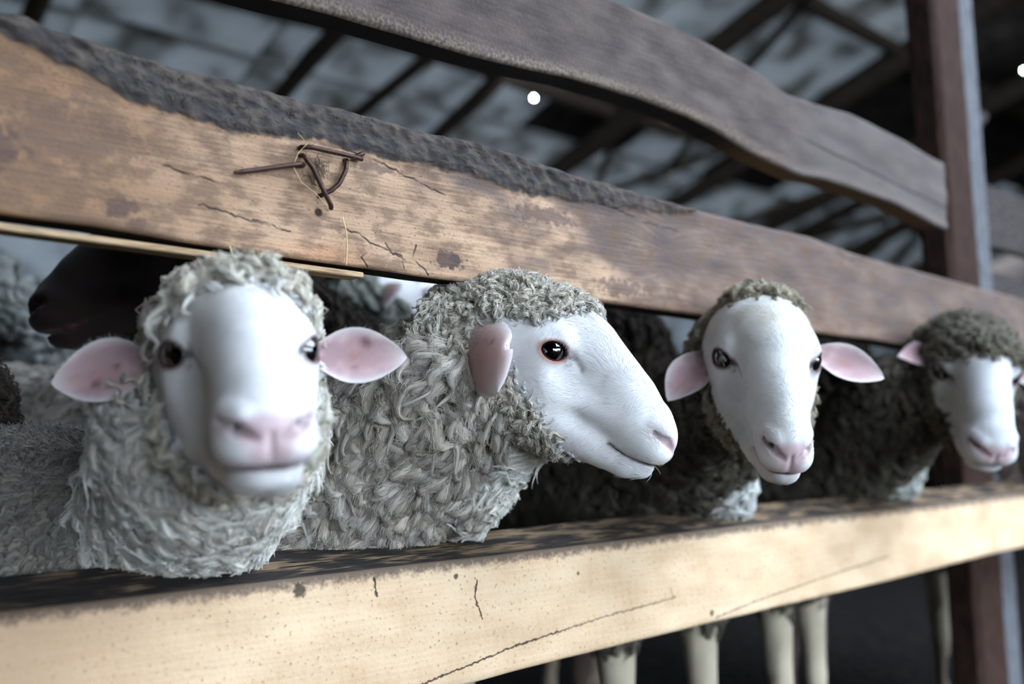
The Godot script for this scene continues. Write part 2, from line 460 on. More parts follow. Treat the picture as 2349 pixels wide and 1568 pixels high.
func bottom_top_mat() -> StandardMaterial3D:
	var w := 1024
	var h := 128
	var c := PackedByteArray()
	c.resize(w * h * 3)
	var hh := PackedByteArray()
	hh.resize(w * h)
	var worn := noise(6.0, 46, 4)
	var grain := noise(1.0, 47, 3)
	for py in h:
		for px in w:
			var s := rail_s((px + 0.5) / w)
			var q := float(py) / h * 2.0
			var wn := worn.get_noise_2d(s * 1.5, q * 0.35)
			var g := grain.get_noise_2d(s * 14.0, q * 20.0)
			var k := sstep(-0.10, 0.45, wn + 0.75 * g + 0.34 * sstep(-0.45, 0.1, s) - 0.16) * (0.72 if q < 1.05 else 0.1)
			k *= 1.0 - 0.85 * sstep(0.18, 0.0, q)
			var col := Color8(50, 46, 44).lerp(Color8(172, 142, 108), k)
			col = col.darkened(clampf(-g * 0.5, 0.0, 0.5))
			put(c, hh, py * w + px, col, 0.5 + g * 0.3)
	var m := image_mat(c, hh, w, h, 0.4, 0.9)
	m.uv1_scale = Vector3(1, 0.5, 1)
	return m

func third_rail_mat() -> StandardMaterial3D:
	var w := 1400
	var h := 256
	var y0 := 1.17
	var y1 := 1.45
	var c := PackedByteArray()
	c.resize(w * h * 3)
	var hh := PackedByteArray()
	hh.resize(w * h)
	var grain := noise(1.0, 51, 3)
	var blot := noise(12.0, 52, 4)
	var fine := noise(150.0, 53, 3)
	for py in h:
		var y := y1 - (py + 0.5) / h * (y1 - y0)
		for px in w:
			var s := rail_s((px + 0.5) / w)
			var g := grain.get_noise_2d(s * 8.0, y * 160.0)
			var b := blot.get_noise_2d(s * 0.7, y * 1.3)
			var f := fine.get_noise_2d(s, y)
			var col := Color8(92, 82, 77).lerp(Color8(70, 62, 60), clampf(0.45 + b * 1.1 + g * 0.35, 0.0, 1.0))
			var low := y - poly(THIRD_LOW, s)
			col = col.lerp(Color8(132, 118, 102), clampf(0.5 + f * 1.6 + b, 0.0, 1.0) * sstep(0.028, 0.004, low) * 0.8)
			if f > 0.4: col = col.lerp(Color8(140, 126, 112), (f - 0.4) * 1.2)
			# the grey second skin of the far end, with a split along it
			col = col.lerp(Color8(94, 88, 86), sstep(0.55, 0.8, s) * 0.6)
			var split := absf(y - (1.312 - 0.085 * (s - 0.55)) - 0.003 * b)
			var dark := (1.0 - sstep(0.001, 0.004, split)) * sstep(0.62, 0.8, s)
			col = col.lerp(Color8(48, 43, 42), dark * 0.7)
			put(c, hh, py * w + px, col, 0.5 + 0.12 * g + 0.15 * f - dark * 0.3)
	return image_mat(c, hh, w, h, 0.2, 0.85)

func build_fence() -> void:
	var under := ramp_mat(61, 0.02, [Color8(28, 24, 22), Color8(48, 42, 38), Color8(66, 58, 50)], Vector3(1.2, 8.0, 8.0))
	var lump := noise(16.0, 71, 3)
	var warp := noise(3.0, 72, 2)
	# bottom rail: a squared timber, pale in front, dirty on top
	var bot := thing("bottom_rail", fence_at(), "pale squared timber along the bottom of the pen fence, dark worn top edge", "rail", "rails of the sheep pen")
	var bm := board_mesh(BOT_UP, BOT_LOW, 0.115, 0.44, 0.645, 220, 24, func(s, y, f): return 0.0025 * warp.get_noise_2d(s * 2.0, y * 4.0), 0.016)
	bm.surface_set_material(0, bottom_rail_mat())
	bm.surface_set_material(1, bottom_top_mat())
	part("timber", bm, null, bot)
	# top rail: a rough slab with bark along its upper edge
	var top := thing("top_rail", fence_at(), "wide tan board with dark bark along its upper edge and bent rusty nails", "rail", "rails of the sheep pen")
	var tm := board_mesh(TOP_UP, TOP_LOW, 0.042, 0.90, 1.18, 420, 44, func(s, y, f):
		var bk := sstep(-0.001, 0.006, y - poly(BARK, s) - 0.004 * lump.get_noise_2d(s * 2.0, y))
		return 0.003 * warp.get_noise_2d(s * 2.0, y * 4.0) + bk * (0.0045 + 0.003 * lump.get_noise_2d(s * 3.0, y * 5.0) + 0.005 * lump.get_noise_2d(s * 1.0 + 3.0, y * 2.2) * sstep(0.0, 0.04, y - poly(BARK, s))))
	tm.surface_set_material(0, top_rail_mat())
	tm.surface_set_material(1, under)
	part("board", tm, null, top)
	var rust := ramp_mat(63, 0.05, [Color8(34, 22, 18), Color8(62, 40, 32), Color8(96, 66, 52)], Vector3(20, 20, 20), 0.33, 0.05)
	rust.metallic = 0.45
	rust.metallic_specular = 0.5
	for n in [
		[[-0.3935, 1.0515, 0.0035], [-0.372, 1.0575, 0.0045], [-0.345, 1.0655, 0.006], [-0.318, 1.0735, 0.007], [-0.310, 1.0755, 0.001], [-0.308, 1.076, -0.008]],
		[[-0.317, 1.0915, -0.006], [-0.3155, 1.0935, 0.006], [-0.305, 1.0940, 0.0105], [-0.285, 1.0935, 0.011], [-0.262, 1.0935, 0.0105], [-0.245, 1.0935, 0.008], [-0.237, 1.0935, 0.006]],
		[[-0.315, 1.0855, -0.006], [-0.3135, 1.0845, 0.006], [-0.304, 1.0690, 0.0125], [-0.2915, 1.0470, 0.013], [-0.2790, 1.0325, 0.009], [-0.2765, 1.0295, 0.005]],
		[[-0.2575, 1.0905, -0.005], [-0.2570, 1.0890, 0.005], [-0.2600, 1.0760, 0.008], [-0.2685, 1.0590, 0.0085], [-0.2770, 1.0505, 0.007], [-0.2880, 1.0435, 0.002], [-0.291, 1.042, -0.006]],
		[[-0.2475, 1.0935, 0.004], [-0.2400, 1.0985, 0.006], [-0.2340, 1.1015, 0.004]]]:
		var curve := Curve3D.new()
		for i in n.size():
			var a: Vector3 = Vector3(n[maxi(i - 1, 0)][0], n[maxi(i - 1, 0)][1], n[maxi(i - 1, 0)][2])
			var b: Vector3 = Vector3(n[mini(i + 1, n.size() - 1)][0], n[mini(i + 1, n.size() - 1)][1], n[mini(i + 1, n.size() - 1)][2])
			var t := (b - a) * 0.16
			curve.add_point(Vector3(n[i][0], n[i][1], n[i][2]), -t, t)
		var pts := []
		var rad := []
		var len := curve.get_baked_length()
		for k in 25:
			var u := k / 24.0
			pts.append(curve.sample_baked(len * u))
			rad.append(0.0028 * (1.0 if u > 0.06 else 0.6) + 0.00015 * sin(k * 2.3))
		part("bent_nail", tube(pts, rad, 9), rust, top)
	# thin lath under the top rail
	var lath := thing("lath", fence_at(), "thin pale lath lying close under the bark-edged rail, above the nearest sheep", "lath")
	var pale := ramp_mat(64, 0.02, [Color8(120, 98, 74), Color8(176, 150, 118), Color8(200, 174, 140)], Vector3(1.5, 14.0, 14.0), 0.85, 0.1)
	var lv := part("strip", chamfer_box(1.1, 0.0065, 0.030, 0.0012), pale, lath)
	lv.transform = Transform3D(Basis(Vector3.BACK, -0.014), Vector3(-0.775, 0.9675, -0.020))
	# third rail
	var third := thing("upper_rail", fence_at(), "grey-brown wavy-edged plank, highest rail of the fence, ending at the post", "rail", "rails of the sheep pen")
	var hm := board_mesh(THIRD_UP, THIRD_LOW, 0.045, 1.17, 1.45, 240, 24, func(s, y, f): return 0.004 * warp.get_noise_2d(s * 1.5 + 9.0, y * 4.0), 0.0, 1.215)
	hm.surface_set_material(0, third_rail_mat())
	# its underside is dark near by and freshly split, tan, further along
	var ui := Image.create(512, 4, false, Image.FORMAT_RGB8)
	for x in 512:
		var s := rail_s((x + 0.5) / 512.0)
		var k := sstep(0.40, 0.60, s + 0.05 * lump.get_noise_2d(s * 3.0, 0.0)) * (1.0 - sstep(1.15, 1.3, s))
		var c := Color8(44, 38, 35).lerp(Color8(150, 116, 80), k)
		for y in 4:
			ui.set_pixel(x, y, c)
	var split := StandardMaterial3D.new()
	split.albedo_texture = ImageTexture.create_from_image(ui)
	split.roughness = 0.9
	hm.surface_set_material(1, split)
	part("plank", hm, null, third)
	# the post and the grey board nailed beside it
	var brown := ramp_mat(66, 0.02, [Color8(30, 21, 18), Color8(54, 38, 31), Color8(74, 52, 43)], Vector3(8.0, 1.2, 8.0))
	var grey := ramp_mat(67, 0.02, [Color8(66, 67, 68), Color8(96, 98, 102), Color8(118, 120, 124)], Vector3(10.0, 1.5, 10.0))
	var post := thing("fence_post", fence_at(1.585, 0.0, 0.157), "reddish-brown square wooden post behind the right ends of the rails", "post")
	leaning(post, brown, 0.15, 0.078, 2.95, 0.075, 1)
	var brd := thing("upright_board", fence_at(1.735, 0.0, 0.150), "narrow light grey upright board standing against the brown post", "board")
	leaning(brd, grey, 0.10, 0.022, 2.95, 0.075, 2)
	# darker boards of the hurdle to the right
	var dusky := ramp_mat(68, 0.02, [Color8(34, 30, 28), Color8(62, 57, 55), Color8(90, 85, 82)], Vector3(2.0, 8.0, 8.0))
	for b in [[2.14, 1.355, 0.19, 0.17, "dark short board behind the grey upright, upper one of two"], [2.14, 1.13, 0.19, 0.15, "dark short board behind the grey upright, lower one of two"]]:
		var o := thing("hurdle_board", fence_at(b[0], b[1], b[2]), b[4], "board", "boards to the right of the post")
		part("board", chamfer_box(0.86, b[3], 0.028, 0.004), dusky, o)
	var stile := thing("hurdle_stile", fence_at(1.79, 0.0, 0.24), "dark square stake just right of the light grey upright board", "stake")
	leaning(stile, dusky, 0.05, 0.05, 1.62, 0.02, 3)
	var prop := thing("slanting_pole", fence_at(), "pale slanting pole high up right of the grey upright board", "pole")
	part("pole", tube([W(1.9, 1.42, 0.42) - P0, W(2.6, 1.86, 0.5) - P0].map(func(p): return Vector3(p.dot(D), p.y, p.dot(N))), [0.02, 0.018], 8), dusky, prop)
	# wisps of hay caught on the nails and the rail
	var hay := StandardMaterial3D.new()
	hay.albedo_color = Color8(206, 188, 140)
	hay.roughness = 0.7
	for b in [
		["long pale hay stalk hanging down the board below the bent nails", [[-0.262, 1.022, 0.006], [-0.258, 1.005, 0.008], [-0.2565, 0.990, 0.008], [-0.2570, 0.967, 0.007]], 0.00075],
		["thin curl of hay looping left of the bent nails", [[-0.322, 1.108, 0.008], [-0.313, 1.096, 0.013], [-0.322, 1.085, 0.010], [-0.326, 1.070, 0.006], [-0.315, 1.053, 0.006], [-0.300, 1.043, 0.010], [-0.284, 1.030, 0.010]], 0.0004],
		["short hay wisp stuck under the lath above the topknot", [[-0.398, 0.972, 0.006], [-0.396, 0.962, 0.009], [-0.394, 0.952, 0.007]], 0.0007]]:
		var pts := []
		var rad := []
		for p in b[1]:
			pts.append(Vector3(p[0], p[1], p[2]))
			rad.append(b[2])
		tag_thing(tube(pts, rad, 5), hay, "hay_stalk", b[0], "hay")
	# matted wool caught in the nails
	var fluff := StandardMaterial3D.new()
	fluff.albedo_color = Color8(96, 84, 66)
	fluff.roughness = 0.95
	var r := RandomNumberGenerator.new()
	r.seed = 5
	var fv := PackedVector3Array()
	var fi := PackedInt32Array()
	for k in 90:
		var p := Vector3(-0.297 + r.randfn() * 0.006, 1.073 + r.randfn() * 0.008, 0.004)
		var pts := []
		for j in 5:
			pts.append(p)
			p += Vector3(r.randfn() * 0.003 + 0.0015, r.randfn() * 0.004 - 0.002, r.randf_range(-0.001, 0.0018))
		tube_into(fv, fi, pts, [0.0002, 0.00028, 0.00028, 0.0002, 0.0001], 3)
	tag_thing(commit(fv, normals_of(fv, fi), fi), fluff, "wool_tuft", "matted brown fluff caught between the bent rusty nails", "wool tuft")

func tag_thing(mesh: Mesh, mat: Material, called: String, label: String, category: String) -> void:
	var o := MeshInstance3D.new()
	o.name = numbered(called)
	o.mesh = mesh
	o.material_override = mat
	add_child(o, true)
	o.transform = fence_at()
	tag(o, label, category)

# an upright of sx by sz that leans along the fence, rough sided
func leaning(o: Node3D, mat: Material, sx: float, sz: float, height: float, lean: float, sd: int) -> void:
	var n := noise(2.0, 80 + sd, 3)
	var v := PackedVector3Array()
	var idx := PackedInt32Array()
	var ch := 0.012 if sx > 0.06 else 0.004
	var sec := [Vector2(-sx / 2 + ch, sz / 2), Vector2(sx / 2 - ch, sz / 2), Vector2(sx / 2, sz / 2 - ch), Vector2(sx / 2, -sz / 2 + ch), Vector2(sx / 2 - ch, -sz / 2), Vector2(-sx / 2 + ch, -sz / 2), Vector2(-sx / 2, -sz / 2 + ch), Vector2(-sx / 2, sz / 2 - ch)]
	var rows := 40
	for i in rows:
		var y := height * i / (rows - 1)
		for k in 8:
			var p: Vector2 = sec[k] * (1.0 + 0.05 * n.get_noise_2d(y * 1.5, k * 0.4))
			v.append(Vector3(p.x - lean * (y - 1.2), y, p.y))
	grid_idx(rows, 8, idx, 0, false, true)
	var c := v.size()
	v.append(Vector3(lean * 1.2, 0, 0))
	v.append(Vector3(-lean * (height - 1.2), height, 0))
	for k in 8:
		idx.append_array([c, k, (k + 1) % 8, c + 1, (rows - 1) * 8 + (k + 1) % 8, (rows - 1) * 8 + k])
	var nv := PackedVector3Array()
	var ni := PackedInt32Array()
	for i in idx.size():
		nv.append(v[idx[i]])
		ni.append(i)
	part("timber", commit(nv, normals_of(nv, ni), ni), mat, o)

# ------------------------------------------------------------------ sheep
# A sheep's head in its own axes: x across, y up, z towards the nose, origin midway between the eyes, metres.
const EYE := Vector3(0.0520, 0.001, 0.0155)
const EYE_AXIS := Vector3(0.82, 0.06, 0.57)
const EYE_R := 0.0192
var eye_n: Vector3
var eye_u: Vector3
var eye_w: Vector3
var head_v := PackedVector3Array()
var head_i := PackedInt32Array()
var head_nrm := PackedVector3Array()
var fine_v := PackedVector3Array()
var fine_i := PackedInt32Array()
var plain_v := PackedVector3Array()
var plain_i := PackedInt32Array()

var tear_a := Vector3(9, 9, 9)
var tear_b := Vector3(9, 9, 9.1)

func mouth_y(z: float) -> float:
	return poly([Vector2(0.115, -0.0820), Vector2(0.130, -0.0870), Vector2(0.150, -0.0905), Vector2(0.175, -0.0910), Vector2(0.185, -0.0900), Vector2(0.196, -0.0865)], z)

func on_head(p: Vector3) -> Vector3:
	for k in 12:
		var d := head_sdf(p)
		var e := 0.0005
		var g := Vector3(head_sdf(p + Vector3(e, 0, 0)) - d, head_sdf(p + Vector3(0, e, 0)) - d, head_sdf(p + Vector3(0, 0, e)) - d)
		p -= g.normalized() * d * 0.8
	return p

func head_sdf(p: Vector3) -> float:
	p.x = absf(p.x)
	var d := ellipsoid(p, Vector3(0, 0.010, -0.045), Vector3(0.064, 0.062, 0.075))
	d = smin(d, ellipsoid(p, Vector3(0, 0.026, 0.006), Vector3(0.055, 0.040, 0.050)), 0.03)
	d = smin(d, capsule(p, Vector3(0, 0.030, 0.022), Vector3(0, -0.040, 0.150), 0.036, 0.026), 0.03)
	d = smin(d, capsule(p, Vector3(0.018, -0.022, 0.025), Vector3(0.006, -0.058, 0.130), 0.038, 0.027), 0.03)
	d = smin(d, ellipsoid(p, Vector3(0, -0.063, 0.150), Vector3(0.0385, 0.034, 0.040)), 0.025)
	d = smin(d, ellipsoid(p, Vector3(0.014, -0.073, 0.165), Vector3(0.025, 0.018, 0.026)), 0.014)
	d = smin(d, ellipsoid(p, Vector3(0, -0.055, 0.172), Vector3(0.021, 0.015, 0.017)), 0.012)
	d = smin(d, ellipsoid(p, Vector3(0.021, -0.050, 0.166), Vector3(0.010, 0.012, 0.015)), 0.010)
	var jaw := capsule(p, Vector3(0.018, -0.078, 0.0), Vector3(0.014, -0.100, 0.138), 0.036, 0.016)
	jaw = smin(jaw, ellipsoid(p, Vector3(0, -0.101, 0.152), Vector3(0.025, 0.012, 0.023)), 0.015)
	d = smin(d, jaw, 0.012)
	d = smin(d, ellipsoid(p, Vector3(0.036, -0.042, 0.008), Vector3(0.030, 0.050, 0.046)), 0.03)
	d = smin(d, ellipsoid(p, Vector3(0.046, 0.004, 0.008), Vector3(0.024, 0.027, 0.027)), 0.018)
	d = smin(d, capsule(p, Vector3(0.042, 0.028, 0.004), Vector3(0.053, 0.020, 0.026), 0.013, 0.009), 0.012)
	d = smin(d, capsule(p, Vector3(0, -0.02, -0.06), Vector3(0, -0.05, -0.13), 0.072, 0.080), 0.04)
	# the hollow of the face in front of and below the eye
	d = smax(d, -ellipsoid(p, Vector3(0.064, -0.020, 0.078), Vector3(0.020, 0.024, 0.045)), 0.022)
	# eyelids: a shell round the eyeball with an almond cut out
	var e := p - EYE
	d = smin(d, e.length() - EYE_R - 0.0022, 0.006)
	var a := Vector3(e.dot(eye_u), e.dot(eye_w), e.dot(eye_n) - 0.020)
	d = smax(d, -ellipsoid(a, Vector3.ZERO, Vector3(0.0178, 0.0118, 0.022)), 0.002)
	# the tear groove running forward from the inner corner
	d = smax(d, -capsule(p, tear_a, tear_b, 0.0026, 0.0014), 0.008)
	d = smin(d, capsule(p, Vector3(0, 0.016, 0.055), Vector3(0, -0.022, 0.118), 0.036, 0.031), 0.02)
	# nostrils, under a raised fold
	d = smin(d, capsule(p, Vector3(0.0190, -0.0490, 0.180), Vector3(0.0300, -0.0435, 0.162), 0.0050, 0.0050), 0.010)
	d = smax(d, -capsule(p, Vector3(0.0100, -0.0660, 0.194), Vector3(0.0240, -0.0590, 0.186), 0.0026, 0.0042), 0.004)
	d = smax(d, -capsule(p, Vector3(0.0240, -0.0590, 0.186), Vector3(0.0352, -0.0520, 0.166), 0.0050, 0.0034), 0.003)
	d = smax(d, -capsule(p, Vector3(0.0275, -0.0565, 0.181), Vector3(0.0190, -0.0570, 0.160), 0.0046, 0.0030), 0.003)
	# the mouth: a groove of even depth
	if p.z > 0.10 and p.y < -0.07:
		d = smax(d, -maxf(maxf(absf(p.y - mouth_y(p.z)) - 0.0012, 0.119 - p.z), -d - 0.0055), 0.0035)
	# the cleft of the upper lip
	d = smax(d, -capsule(p, Vector3(0, -0.064, 0.192), Vector3(0, -0.086, 0.191), 0.0012, 0.0016), 0.005)
	return d

func prepare_head() -> void:
	eye_n = EYE_AXIS.normalized()
	var fwd := Vector3(-0.42, 0.02, 0.88)
	eye_u = (fwd - eye_n * fwd.dot(eye_n)).normalized()
	eye_w = eye_n.cross(eye_u)
	if eye_w.y < 0.0: eye_w = -eye_w
	var ta := on_head(EYE + Vector3(-0.006, 0.004, 0.026))
	tear_b = on_head(EYE + Vector3(-0.010, -0.010, 0.044))
	tear_a = ta
	var made := nets(head_sdf, Vector3(-0.1, -0.145, -0.15), Vector3(0.1, 0.095, 0.21), 0.0022, true)
	fine_v = made[0]
	fine_i = made[1]
	made = nets(head_sdf, Vector3(-0.1, -0.145, -0.15), Vector3(0.1, 0.095, 0.21), 0.0045, true)
	plain_v = made[0]
	plain_i = made[1]

# where the face hair ends and the wool begins, as z for a height y; shifted back by the sheep's own amount
const WOOL_EDGE := [Vector2(-0.13, 0.095), Vector2(-0.10, 0.060), Vector2(-0.075, 0.030), Vector2(-0.05, -0.006), Vector2(-0.03, -0.03), Vector2(0.0, -0.045), Vector2(0.02, -0.030), Vector2(0.04, 0.006), Vector2(0.055, 0.026), Vector2(0.07, 0.050), Vector2(0.09, 0.06)]

func wool_on_head(p: Vector3, s: Dictionary) -> float:
	var z := poly(WOOL_EDGE, p.y)
	z -= lerpf(s.get("bare_jaw", 0.0), s.get("bare_top", 0.0), sstep(-0.02, 0.045, p.y))
	# short white hair round the root of the ear
	var ear := Vector3(absf(p.x) - 0.062, p.y + 0.002, (p.z + 0.045) * 0.8).length()
	return (0.22 * sstep(z + 0.034, z + 0.006, p.z) + 0.78 * sstep(z + 0.008, z - 0.016, p.z)) * sstep(0.020, 0.040, ear)

var skin_noise: FastNoiseLite

func head_color(p: Vector3, s: Dictionary, wool: float) -> Color:
	var q := Vector3(absf(p.x), p.y, p.z)
	var face: Color = s.face
	var k := skin_noise.get_noise_3d(p.x * 1.0, p.y * 1.0, p.z * 1.0)
	var c := face * (1.0 + 0.10 * k)
	# yellowish stains on the bridge and brow
	c = c.lerp(s.stain, clampf(0.28 + k * 0.9, 0.0, 0.6) * sstep(0.02, 0.06, q.y) * float(s.get("stained", 1.0)))
	# bare pink skin of nose and lips
	var nose := 1.0 - sstep(0.6, 1.0, Vector3(q.x / 0.030, (q.y + 0.062) / 0.020, (q.z - 0.186) / 0.022).length())
	var lips := (1.0 - sstep(0.0, 0.010, absf(q.y + 0.088 - (q.z - 0.15) * 0.02))) * sstep(0.10, 0.15, q.z) * 0.75
	lips = maxf(lips, (1.0 - sstep(0.6, 1.15, Vector3(q.x / 0.020, (q.y + 0.078) / 0.014, (q.z - 0.188) / 0.020).length())))
	c = c.lerp(s.pink, clampf(maxf(nose, lips) * 0.95, 0.0, 1.0))
	var nd := minf(capsule(q, Vector3(0.0100, -0.0660, 0.194), Vector3(0.0240, -0.0590, 0.186), 0.0026, 0.0042), capsule(q, Vector3(0.0240, -0.0590, 0.186), Vector3(0.0355, -0.0520, 0.166), 0.0042, 0.0030))
	c = c.lerp(s.get("nostril", lin(0.22, 0.09, 0.10)), 1.0 - sstep(-0.0005, 0.0026, nd))
	c = c.lerp(s.pink * 0.9, 0.6 * (1.0 - sstep(0.002, 0.010, nd)))
	var md := maxf(absf(q.y - mouth_y(q.z)) - 0.0008, 0.117 - q.z)
	c = c.lerp(lin(0.34, 0.22, 0.23), 0.9 * (1.0 - sstep(0.0004, 0.0030, md)))
	# rims of the eye
	var e := q - EYE
	var a := Vector3(e.dot(eye_u), e.dot(eye_w), e.dot(eye_n) - 0.020)
	var rim := Vector2(a.x / 0.0178, a.y / 0.0118).length()
	if e.length() < 0.045:
		var near := 1.0 - sstep(0.030, 0.042, e.length())
		c = c.lerp(s.rim, near * (1.0 - sstep(1.05, 1.45, rim)) * 0.95)
		c = c.lerp(lin(0.10, 0.08, 0.08), near * (1.0 - sstep(0.90, 1.08, rim)))
	var tear := capsule(q, EYE + eye_u * 0.016 + eye_n * 0.013, tear_a.lerp(tear_b, 0.30), 0.0034, 0.0022)
	c = c.lerp(lin(0.20, 0.15, 0.16), (1.0 - sstep(-0.0005, 0.0028, tear)) * 0.92)
	c = c.lerp(lin(0.40, 0.30, 0.31), (1.0 - sstep(0.0, 0.0045, capsule(q, tear_a, tear_b, 0.001, 0.0005))) * 0.65)
	# grey smudges under the inner corner
	var sm := (q - tear_a.lerp(tear_b, 0.2) - Vector3(0.004, -0.008, -0.004)).length()
	c = c.lerp(lin(0.45, 0.43, 0.43), (1.0 - sstep(0.003, 0.012, sm)) * clampf(0.3 + 1.5 * skin_noise.get_noise_3d(q.x * 9.0, q.y * 9.0, q.z * 9.0), 0.0, 0.7))
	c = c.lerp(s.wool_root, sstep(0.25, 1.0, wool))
	c.a = 1.0
	return c

# an ear: a cupped leaf with thickness; axis = root to tip, face = the way the hollow looks, all in head axes
func add_ear(e: Dictionary, s: Dictionary, xf: Transform3D, v: PackedVector3Array, idx: PackedInt32Array, col: PackedColorArray) -> void:
	var ax: Vector3 = e.axis.normalized()
	var fc: Vector3 = (e.face - ax * e.face.dot(ax)).normalized()
	var ac := ax.cross(fc)
	var len: float = e.get("len", 0.105)
	var wid: float = e.get("wid", 0.030)
	var cup: float = e.get("cup", 0.55)
	var droop: float = e.get("droop", 0.012)
	var back: float = e.get("bow", 0.0)
	var tipw: float = e.get("tip", 0.85)
	var rows := 26
	var cols := 17
	for side in 2:
		var first := v.size()
		for r in rows:
			var t := float(r) / (rows - 1)
			var w := wid * (0.20 + 0.84 * sin(PI * clampf(t * 0.92, 0.0, 1.0))) * sqrt(maxf(0.0, 1.0 - pow(t, tipw * 7.0)))
			w = maxf(w, 0.0006)
			var open := lerpf(1.75, cup, sstep(0.0, 0.45, t))
			for c in cols:
				var u := float(c) / (cols - 1) * 2.0 - 1.0
				var ang := u * open
				var rad := w / maxf(open, 0.05)
				var x := sin(ang) * rad if open > 0.05 else u * w
				var z := (1.0 - cos(ang)) * rad
				var lenk := len
				if e.has("notch"):
					var nt: Vector3 = e.notch   # (t, u, radius): a bite out of the rim
					var dx := Vector2((t - nt.x) * len, (u - nt.y) * w).length()
					x -= signf(nt.y) * maxf(0.0, nt.z - dx) * 1.3
				var th := 0.0021 * (1.0 - pow(absf(u), 6.0)) * (1.0 - pow(t, 8.0)) + 0.0004
				var sgn := 1.0 if side == 0 else -1.0
				var ripple := 0.0012 * sin(u * 5.0 + t * 9.0) * (1.0 - t)
				var p: Vector3 = e.root + ax * (lenk * t) + ac * x + fc * (z - wid * 0.35 + ripple + th * sgn - back * t * t) + Vector3.DOWN * (droop * t * t)
				v.append(xf * p)
				var k := skin_noise.get_noise_3d(p.x * 1.6 + 3.0, p.y * 1.6, p.z * 1.6)
				var rimk := maxf(pow(absf(u), 5.0), pow(t, 9.0))
				var cc: Color
				if side == 0:
					cc = (s.ear_in as Color).lerp(s.pink, clampf(0.20 + k * 1.3, 0.0, 0.85))
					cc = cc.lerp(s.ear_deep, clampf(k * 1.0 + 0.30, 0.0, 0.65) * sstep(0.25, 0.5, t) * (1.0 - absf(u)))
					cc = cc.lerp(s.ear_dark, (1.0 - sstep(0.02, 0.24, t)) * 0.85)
					cc = cc.lerp(s.face, rimk * 0.75)
				else:
					cc = (s.ear_out as Color) * (1.0 + 0.15 * k)
					cc = cc.lerp(s.face, maxf(rimk * 0.8, 1.0 - sstep(0.12, 0.46, t + 0.10 * u)))
				for sp in e.get("spots", []):
					var dd := Vector2((t - sp.x) * len, (u - sp.y) * w).length()
					cc = cc.lerp(lin(0.30, 0.14, 0.12), (1.0 - sstep(0.0, sp.z * 1.3, dd)) * 0.75)
				cc.a = 1.0
				col.append(cc)
		grid_idx(rows, cols, idx, first, side == 0)

# ------------------------------------------------------------------ wool
func lock_mesh(sd: int, length: float, radius: float, fibres: int, waves: float, amp: float, segs := 9, fibre_r := 0.0007, frizz := 1.0, lift := 1.0, core := 0.55) -> ArrayMesh:
	var r := RandomNumberGenerator.new()
	r.seed = sd
	var v := PackedVector3Array()
	var idx := PackedInt32Array()
	var col := PackedColorArray()
	var ph := r.randf() * TAU
	var ph2 := r.randf() * TAU
	var spine := func(t: float) -> Vector3:
		return Vector3(amp * sin(ph + t * waves * TAU) * (0.3 + t), lift * radius * 1.5 * sin(PI * minf(1.0, 0.15 + t * 0.85)) + amp * 0.6 * sin(ph2 + t * waves * TAU * 1.1), length * (t - 0.12 * sin(t * TAU * waves + ph) / maxf(1.0, waves)))
	# the body of the lock, under its fibres
	var pts := []
	var rad := []
	for k in segs + 1:
		var t := float(k) / segs
		pts.append(spine.call(t))
		rad.append(radius * core * taper(t) + 0.0002)
	tube_into(v, idx, pts, rad, 8)
	col.resize(v.size())
	col.fill(Color(0.92, 0.91, 0.885))
	for f in fibres:
		var a0 := TAU * f / fibres + r.randf() * 0.6
		var tw := r.randf_range(-1.6, 1.6)
		var rr := radius * r.randf_range(0.75, 1.08)
		var l0 := r.randf_range(0.0, 0.08)
		var l1 := r.randf_range(0.78, 1.12)
		var cph := r.randf() * TAU
		pts = []
		rad = []
		for k in segs + 1:
			var t := lerpf(l0, l1, float(k) / segs)
			var a := a0 + tw * t
			var c: Vector3 = spine.call(t)
			var o := rr * taper(minf(t, 0.97)) * (1.0 + 0.35 * frizz * sin(cph + t * 19.0))
			pts.append(c + Vector3(cos(a) * o, sin(a) * o, frizz * 0.0012 * sin(cph * 2.0 + t * 23.0)))
			rad.append(fibre_r * (1.0 - 0.75 * float(k) / segs))
		var before := v.size()
		tube_into(v, idx, pts, rad, 3)
		var b := r.randf_range(0.86, 1.08)
		for k in v.size() - before:
			col.append(Color(b, b, b * 0.985))
	return commit(v, normals_of(v, idx), idx, col)

func taper(t: float) -> float:
	return (0.65 + 0.5 * sin(PI * minf(1.0, t * 1.35))) * (1.0 - pow(clampf(t, 0.0, 1.0), 2.4)) + 0.04

func strand_mesh(length: float, radius: float, bend: float) -> ArrayMesh:
	var v := PackedVector3Array()
	var idx := PackedInt32Array()
	var pts := []
	var rad := []
	for k in 4:
		var t := k / 3.0
		pts.append(Vector3(0, length * (0.55 * t - bend * t * t), length * (t * 0.45 + bend * t * t)))
		rad.append(radius * (1.0 - 0.85 * t))
	tube_into(v, idx, pts, rad, 3)
	return commit(v, normals_of(v, idx), idx)

var wool_mat: StandardMaterial3D
var skin_mat: StandardMaterial3D
var eye_mat: StandardMaterial3D
var hair_mat: StandardMaterial3D
var locks := {}
var last_weight := PackedFloat32Array()   # how deep in the wool each place of the last scatter lies

